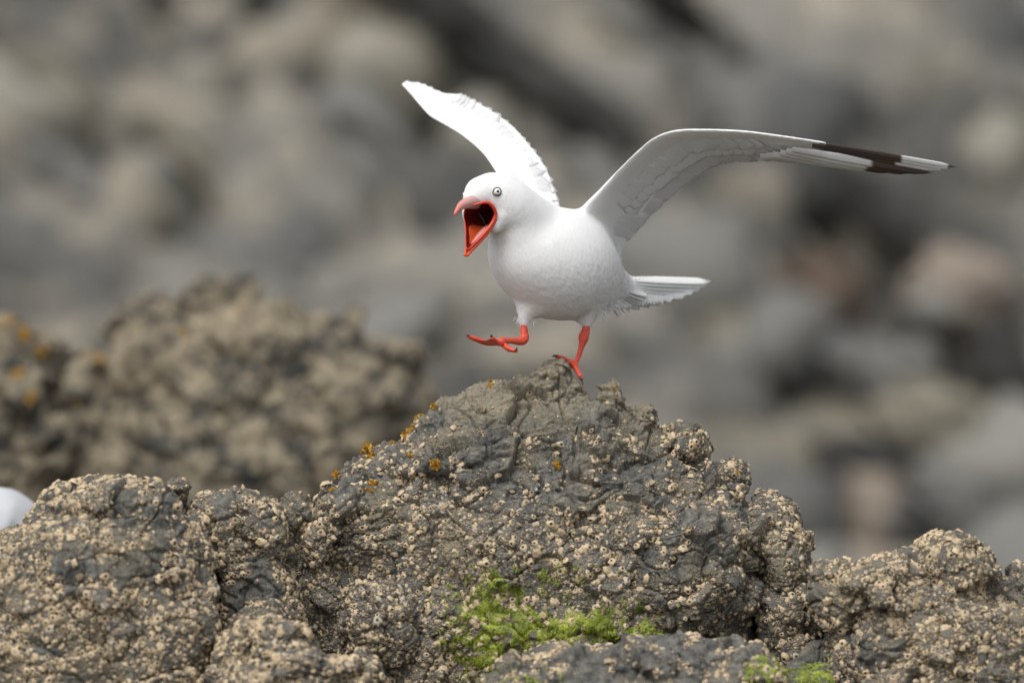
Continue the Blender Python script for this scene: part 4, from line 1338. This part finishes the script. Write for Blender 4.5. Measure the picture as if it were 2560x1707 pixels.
# underwing coverts in rows
for row, (fr0, ln, w, mt) in enumerate([(0.48, 0.30, 24, M_FEATHER), (0.34, 0.27, 21, M_FEATHER)]):
    L, T, nr = near_info[:3]
    cnt = 18
    for k in range(cnt):
        t = 0.22 + 0.58 * (k + 0.5 * (row % 2) + rf.uniform(-0.2, 0.2)) / cnt
        l, e, nn = along(L, t), along(T, min(1, t + 0.035)), along(nr, t)
        c = e - l; f0 = fr0 + rf.uniform(-0.03, 0.03); f1 = f0 + ln
        feather('covert_feather', l + c * f0 + nn * (under(near_info, t, f0) - 0.5), l + c * f1 + nn * (under(near_info, t, f1) + 1.6 + rf.uniform(0, 1.2)), w * rf.uniform(0.8, 1.2), along(T, min(1, t + .08)) - along(T, max(0, t - .02)), nn, M_COVERT, 0.05, 0.0, 7)
# tail fan
tail_t = np.array([(1779, 703, 470), (1768, 711, 462), (1752, 722, 452), (1734, 731, 440), (1716, 737, 428), (1698, 743, 416), (1676, 750, 402), (1652, 754, 388), (1626, 757, 372), (1598, 761, 356)], float)
tail_t = persp(tail_t)
for k in range(10):
    b = np.array((1560 - 2.5 * k, 694 + 6.4 * k, 225 - 5 * k))
    feather('tail_feather', b + np.array([-0.8, 2.0, -2.6]), tail_t[k] + np.array([-0.4, 1.0, -1.4 - 0.1 * k]), 12 + 0.8 * k, (0.45, 0.75, -0.5), (-0.2, 0.6, -0.75), M_COVERT, 0.0, 0.0, 9, 0.1)
for k in range(9):
    a = k / 8
    feather('undertail_feather', (1520 + 30 * a, 715 + 30 * (1 - a), 150 + 40 * a), (1545 + 78 * a + rf.normal(0, 4), 788 - 48 * a + rf.normal(0, 3), 215 + 60 * a), 17, (0.5, 0.75, -0.4), (-0.3, 0.4, -0.85), M_FEATHER, 0.15)
# scapulars where the near wing meets the body
for k in range(8):
    a = k / 7
    feather('flank_feather', (1470 + 50 * a, 590 + 22 * a, 40 + 60 * a), (1532 + 22 * a, 640 + 30 * a + rf.normal(0, 3), 140 + 40 * a), 18, (0.4, -0.8, 0.2), (0.3, 0.2, -0.9), M_FEATHER, 0.15)
# loose down on the vent and thighs
def down(c, dirv, cnt, L, spread, seed):
    rg = np.random.default_rng(seed); VV, FF, off = [], [], 0
    for _ in range(cnt):
        p = np.array(c) + rg.normal(0, 1, 3) * np.array(spread)
        d = np.array(dirv) + rg.normal(0, 0.36, 3); d /= np.linalg.norm(d)
        sd = np.cross(d, rg.normal(size=3)); sd /= np.linalg.norm(sd)
        ll = L * rg.uniform(0.35, 0.9); cv = rg.normal(0, 0.35, 3)
        for q in range(4):
            t = q / 3
            x = p + d * ll * t + cv * ll * t * t; w = 0.9 * (1 - 0.8 * t)
            VV += [x - sd * w, x + sd * w]
        for q in range(3):
            FF.append((off + q * 2, off + q * 2 + 1, off + q * 2 + 3, off + q * 2 + 2))
        off += 8
    return np.array(VV), np.array(FF)
for c, d, cnt, L, sp in [((1490, 775, 30), (0.35, 0.8, 0.2), 130, 22, (16, 9, 16)), ((1525, 762, 90), (0.7, 0.6, 0.3), 140, 24, (16, 10, 20)), ((1468, 800, 24), (0.0, 1.0, 0), 150, 17, (9, 6, 8)), ((1310, 796, -56), (-0.05, 1.0, 0), 130, 16, (9, 6, 8)), ((1340, 782, -20), (0.15, 1, 0), 120, 15, (14, 5, 10))]:
    V, F = down(c, d, cnt, L, sp, int(c[0]))
    gp('down_tuft', V, F, M_FEATHER)['kind'] = 'stuff'

# legs
def web(A, B, C_):
    """thin skin between two toes A, B (lists of points) """
    n = len(A); V, F = [], []
    for k in range(n):
        for j in range(5):
            s = j / 4
            t = k / (n - 1)
            V.append(A[k] * (1 - s) + B[k] * s + np.array(C_) * math.sin(math.pi * s) * t)
    nv = len(V); V2 = [v + np.array([0.6, 0.8, 0.6]) for v in V]
    for k in range(n - 1):
        for j in range(4):
            a = k * 5 + j
            F.append((a, a + 1, a + 6, a + 5)); F.append((a + nv, a + 5 + nv, a + 6 + nv, a + 1 + nv))
    for k in range(n - 1):
        a = k * 5; F.append((a, a + 5, a + 5 + nv, a + nv)); b = a + 4; F.append((b + 5, b, b + nv, b + 5 + nv))
    F.append(tuple([(n - 1) * 5 + j for j in range(5)] + [(n - 1) * 5 + j + nv for j in range(4, -1, -1)]))
    return np.vstack([V, V2]), F

def on_rock(path):
    """bring the toes of the standing foot forward until they lie on the stone"""
    pf = ROCKS['perch_rock2'][5]; out = []
    for p in path:
        near = np.hypot(pf[:, 0] - p[0], pf[:, 1] - p[1]) < 6
        q = list(p)
        if near.any(): q[2] = min(q[2], pf[near, 2].min() - 0.7 * p[3])
        out.append(tuple(q))
    return out

def toe(path, parent, claw=None, rest=False):
    if rest:
        path = on_rock(path)
        if claw is not None: claw = on_rock(claw)
    V, F = tube(path, 16, 10); t = gp('toe', V, F, M_LEG, parent)
    if claw is not None:
        V, F = tube(claw, 8, 8); gp('claw', V, F, M_CLAW, parent)
    return np.array(path)[:, :3]

# standing leg
V, F = tube([(1466, 800, 24, 8), (1466, 815, 22, 9), (1464, 828, 20, 11), (1460, 840, 18, 13.5), (1458, 850, 17, 12.5), (1456, 858, 16, 9.5), (1452, 872, 14, 7.2), (1447, 888, 12, 6.4), (1441, 902, 9, 6.8), (1436, 911, 6, 9)], 40, 14)
leg = gp('leg', V, F, M_LEG)
a = toe([(1436, 908, 4, 8), (1440, 920, -10, 7), (1446, 932, -24, 6.2), (1452, 944, -32, 6.5)], leg, [(1450, 941, -36, 3.4), (1454, 948, -40, 2.4), (1455, 953, -40, 0.8)], True)
b = toe([(1436, 909, 6, 7.5), (1424, 907, 16, 6), (1414, 906, 24, 5), (1404, 906, 28, 4.4)], leg, None)
c3 = toe([(1436, 908, 8, 6.5), (1422, 902, 22, 5.4), (1406, 894, 18, 5.0), (1392, 891, 6, 4.8)], leg, [(1392, 890, 4, 3.6), (1385, 889, -2, 2.8), (1380, 891, -6, 0.9)])
V, F = web(catmull(a, 8), catmull(b, 8), (6, -2, 2)); gp('web', V, F, M_LEG, leg)
V, F = web(catmull(b, 8), catmull(c3, 8), (2, -2, 0)); gp('web', V, F, M_LEG, leg)
# raised leg
V, F = tube([(1309, 800, -58, 8), (1310, 815, -60, 9), (1310, 830, -62, 9.5), (1311, 842, -64, 12), (1307, 850, -68, 12.5), (1296, 853, -80, 10), (1282, 852, -96, 8), (1268, 852, -112, 7.6), (1258, 852, -122, 9.5)], 40, 14)
leg2 = gp('leg', V, F, M_LEG)
a = toe([(1258, 851, -122, 9), (1240, 856, -138, 8), (1217, 857, -156, 7), (1195, 850, -172, 6.2), (1173, 841, -186, 5.2)], leg2, [(1174, 840, -187, 3.6), (1169, 838, -191, 2.6), (1166, 839, -193, 0.8)])
b = toe([(1258, 851, -124, 9), (1250, 858, -146, 7.5), (1240, 854, -170, 6.5), (1231, 845, -192, 5.5)], leg2, [(1230, 842, -194, 3.6), (1228, 838, -198, 2.4), (1226, 836, -199, 0.8)])
c3 = toe([(1256, 853, -120, 9), (1262, 864, -134, 7), (1274, 873, -150, 6), (1290, 877, -160, 5)], leg2, [(1288, 876, -162, 3.2), (1292, 872, -166, 2.0), (1292, 868, -167, 0.8)])
V, F = web(catmull(a, 8), catmull(b, 8), (4, 8, 0)); gp('web', V, F, M_LEG, leg2)
V, F = web(catmull(b, 8), catmull(c3, 8), (-2, 7, 0)); gp('web', V, F, M_LEG, leg2)
hall = [(1262, 858, -112, 4), (1268, 866, -110, 3.5), (1270, 873, -109, 2)]
toe(hall, leg2, [(1270, 873, -109, 1.8), (1270, 880, -110, 0.7)])

# short body plumage, lying back along the flow of the feathers
def plumage():
    rg = np.random.default_rng(21)
    nv, _ = normals(PB, FB)
    if ((PB - PB.mean(0)) * nv).sum(1).mean() < 0: nv = -nv
    fc = PB[FB].mean(1); fn = nv[FB].mean(1); fn /= np.linalg.norm(fn, axis=1)[:, None] + 1e-9
    w = np.maximum(_wb, _wh)[FB].mean(1)
    ok = (w > 0.04) & (fn[:, 2] < 0.35)
    for (u, v, r) in ((1243, 482, 15), (1158, 491, 12), (1176, 503, 12)):
        ok &= np.hypot(fc[:, 0] - u, fc[:, 1] - v) > r
    dr = np.min(np.linalg.norm(fc[:, None, :2] - RIM[None, ::3, :2], axis=2), 1)
    ok &= (dr > 9) & ~inside_mouth(fc)
    ok &= rg.random(len(fc)) < smooth(690, 770, fc[:, 1] + 0.55 * (fc[:, 0] - 1400))
    idx = np.where(ok)[0]
    cnt = 6000
    pick = rg.choice(idx, size=cnt)
    root = fc[pick] + rg.normal(0, 0.8, (cnt, 3)); nn = fn[pick]
    hd = smooth(640, 520, root[:, 1] + 0.3 * (root[:, 0] - 1250))[:, None]
    flow = np.array([0.62, 0.45, 0.60]) * (1 - hd) + np.array([0.62, 0.35, 0.65]) * hd
    flow = flow + 0.22 * np.stack([perlin(root / 60.0, 3), perlin(root / 45.0, 9), perlin(root / 45.0, 14)], 1) + rg.normal(0, 0.07, (cnt, 3))
    t = flow - nn * (flow * nn).sum(1)[:, None]; t /= np.linalg.norm(t, axis=1)[:, None] + 1e-9
    L = (4.5 + 9 * smooth(520, 740, root[:, 1]))[:, None] * rg.uniform(0.6, 1.2, (cnt, 1))
    lift = rg.uniform(0.02, 0.06, (cnt, 1))
    P = np.stack([root - nn * 0.5, root + t * L * 0.4 + nn * L * lift * 0.6, root + t * L * 0.75 + nn * L * lift * 0.85, root + t * L + nn * L * lift * 0.8], 1)
    cu = bpy.data.hair_curves.new('plumage')
    cu.add_curves([4] * cnt)
    cu.position_data.foreach_set('vector', (W(P.reshape(-1, 3)) - ORG).astype(np.float32).ravel())
    ra = cu.attributes.get('radius') or cu.attributes.new('radius', 'FLOAT', 'POINT')
    ra.data.foreach_set('value', np.tile(np.array([0.36, 0.32, 0.24, 0.06]) * S, cnt).astype(np.float32))
    cu.materials.append(M_FEATHER)
    link('plumage', cu, gull)['kind'] = 'stuff'
plumage()
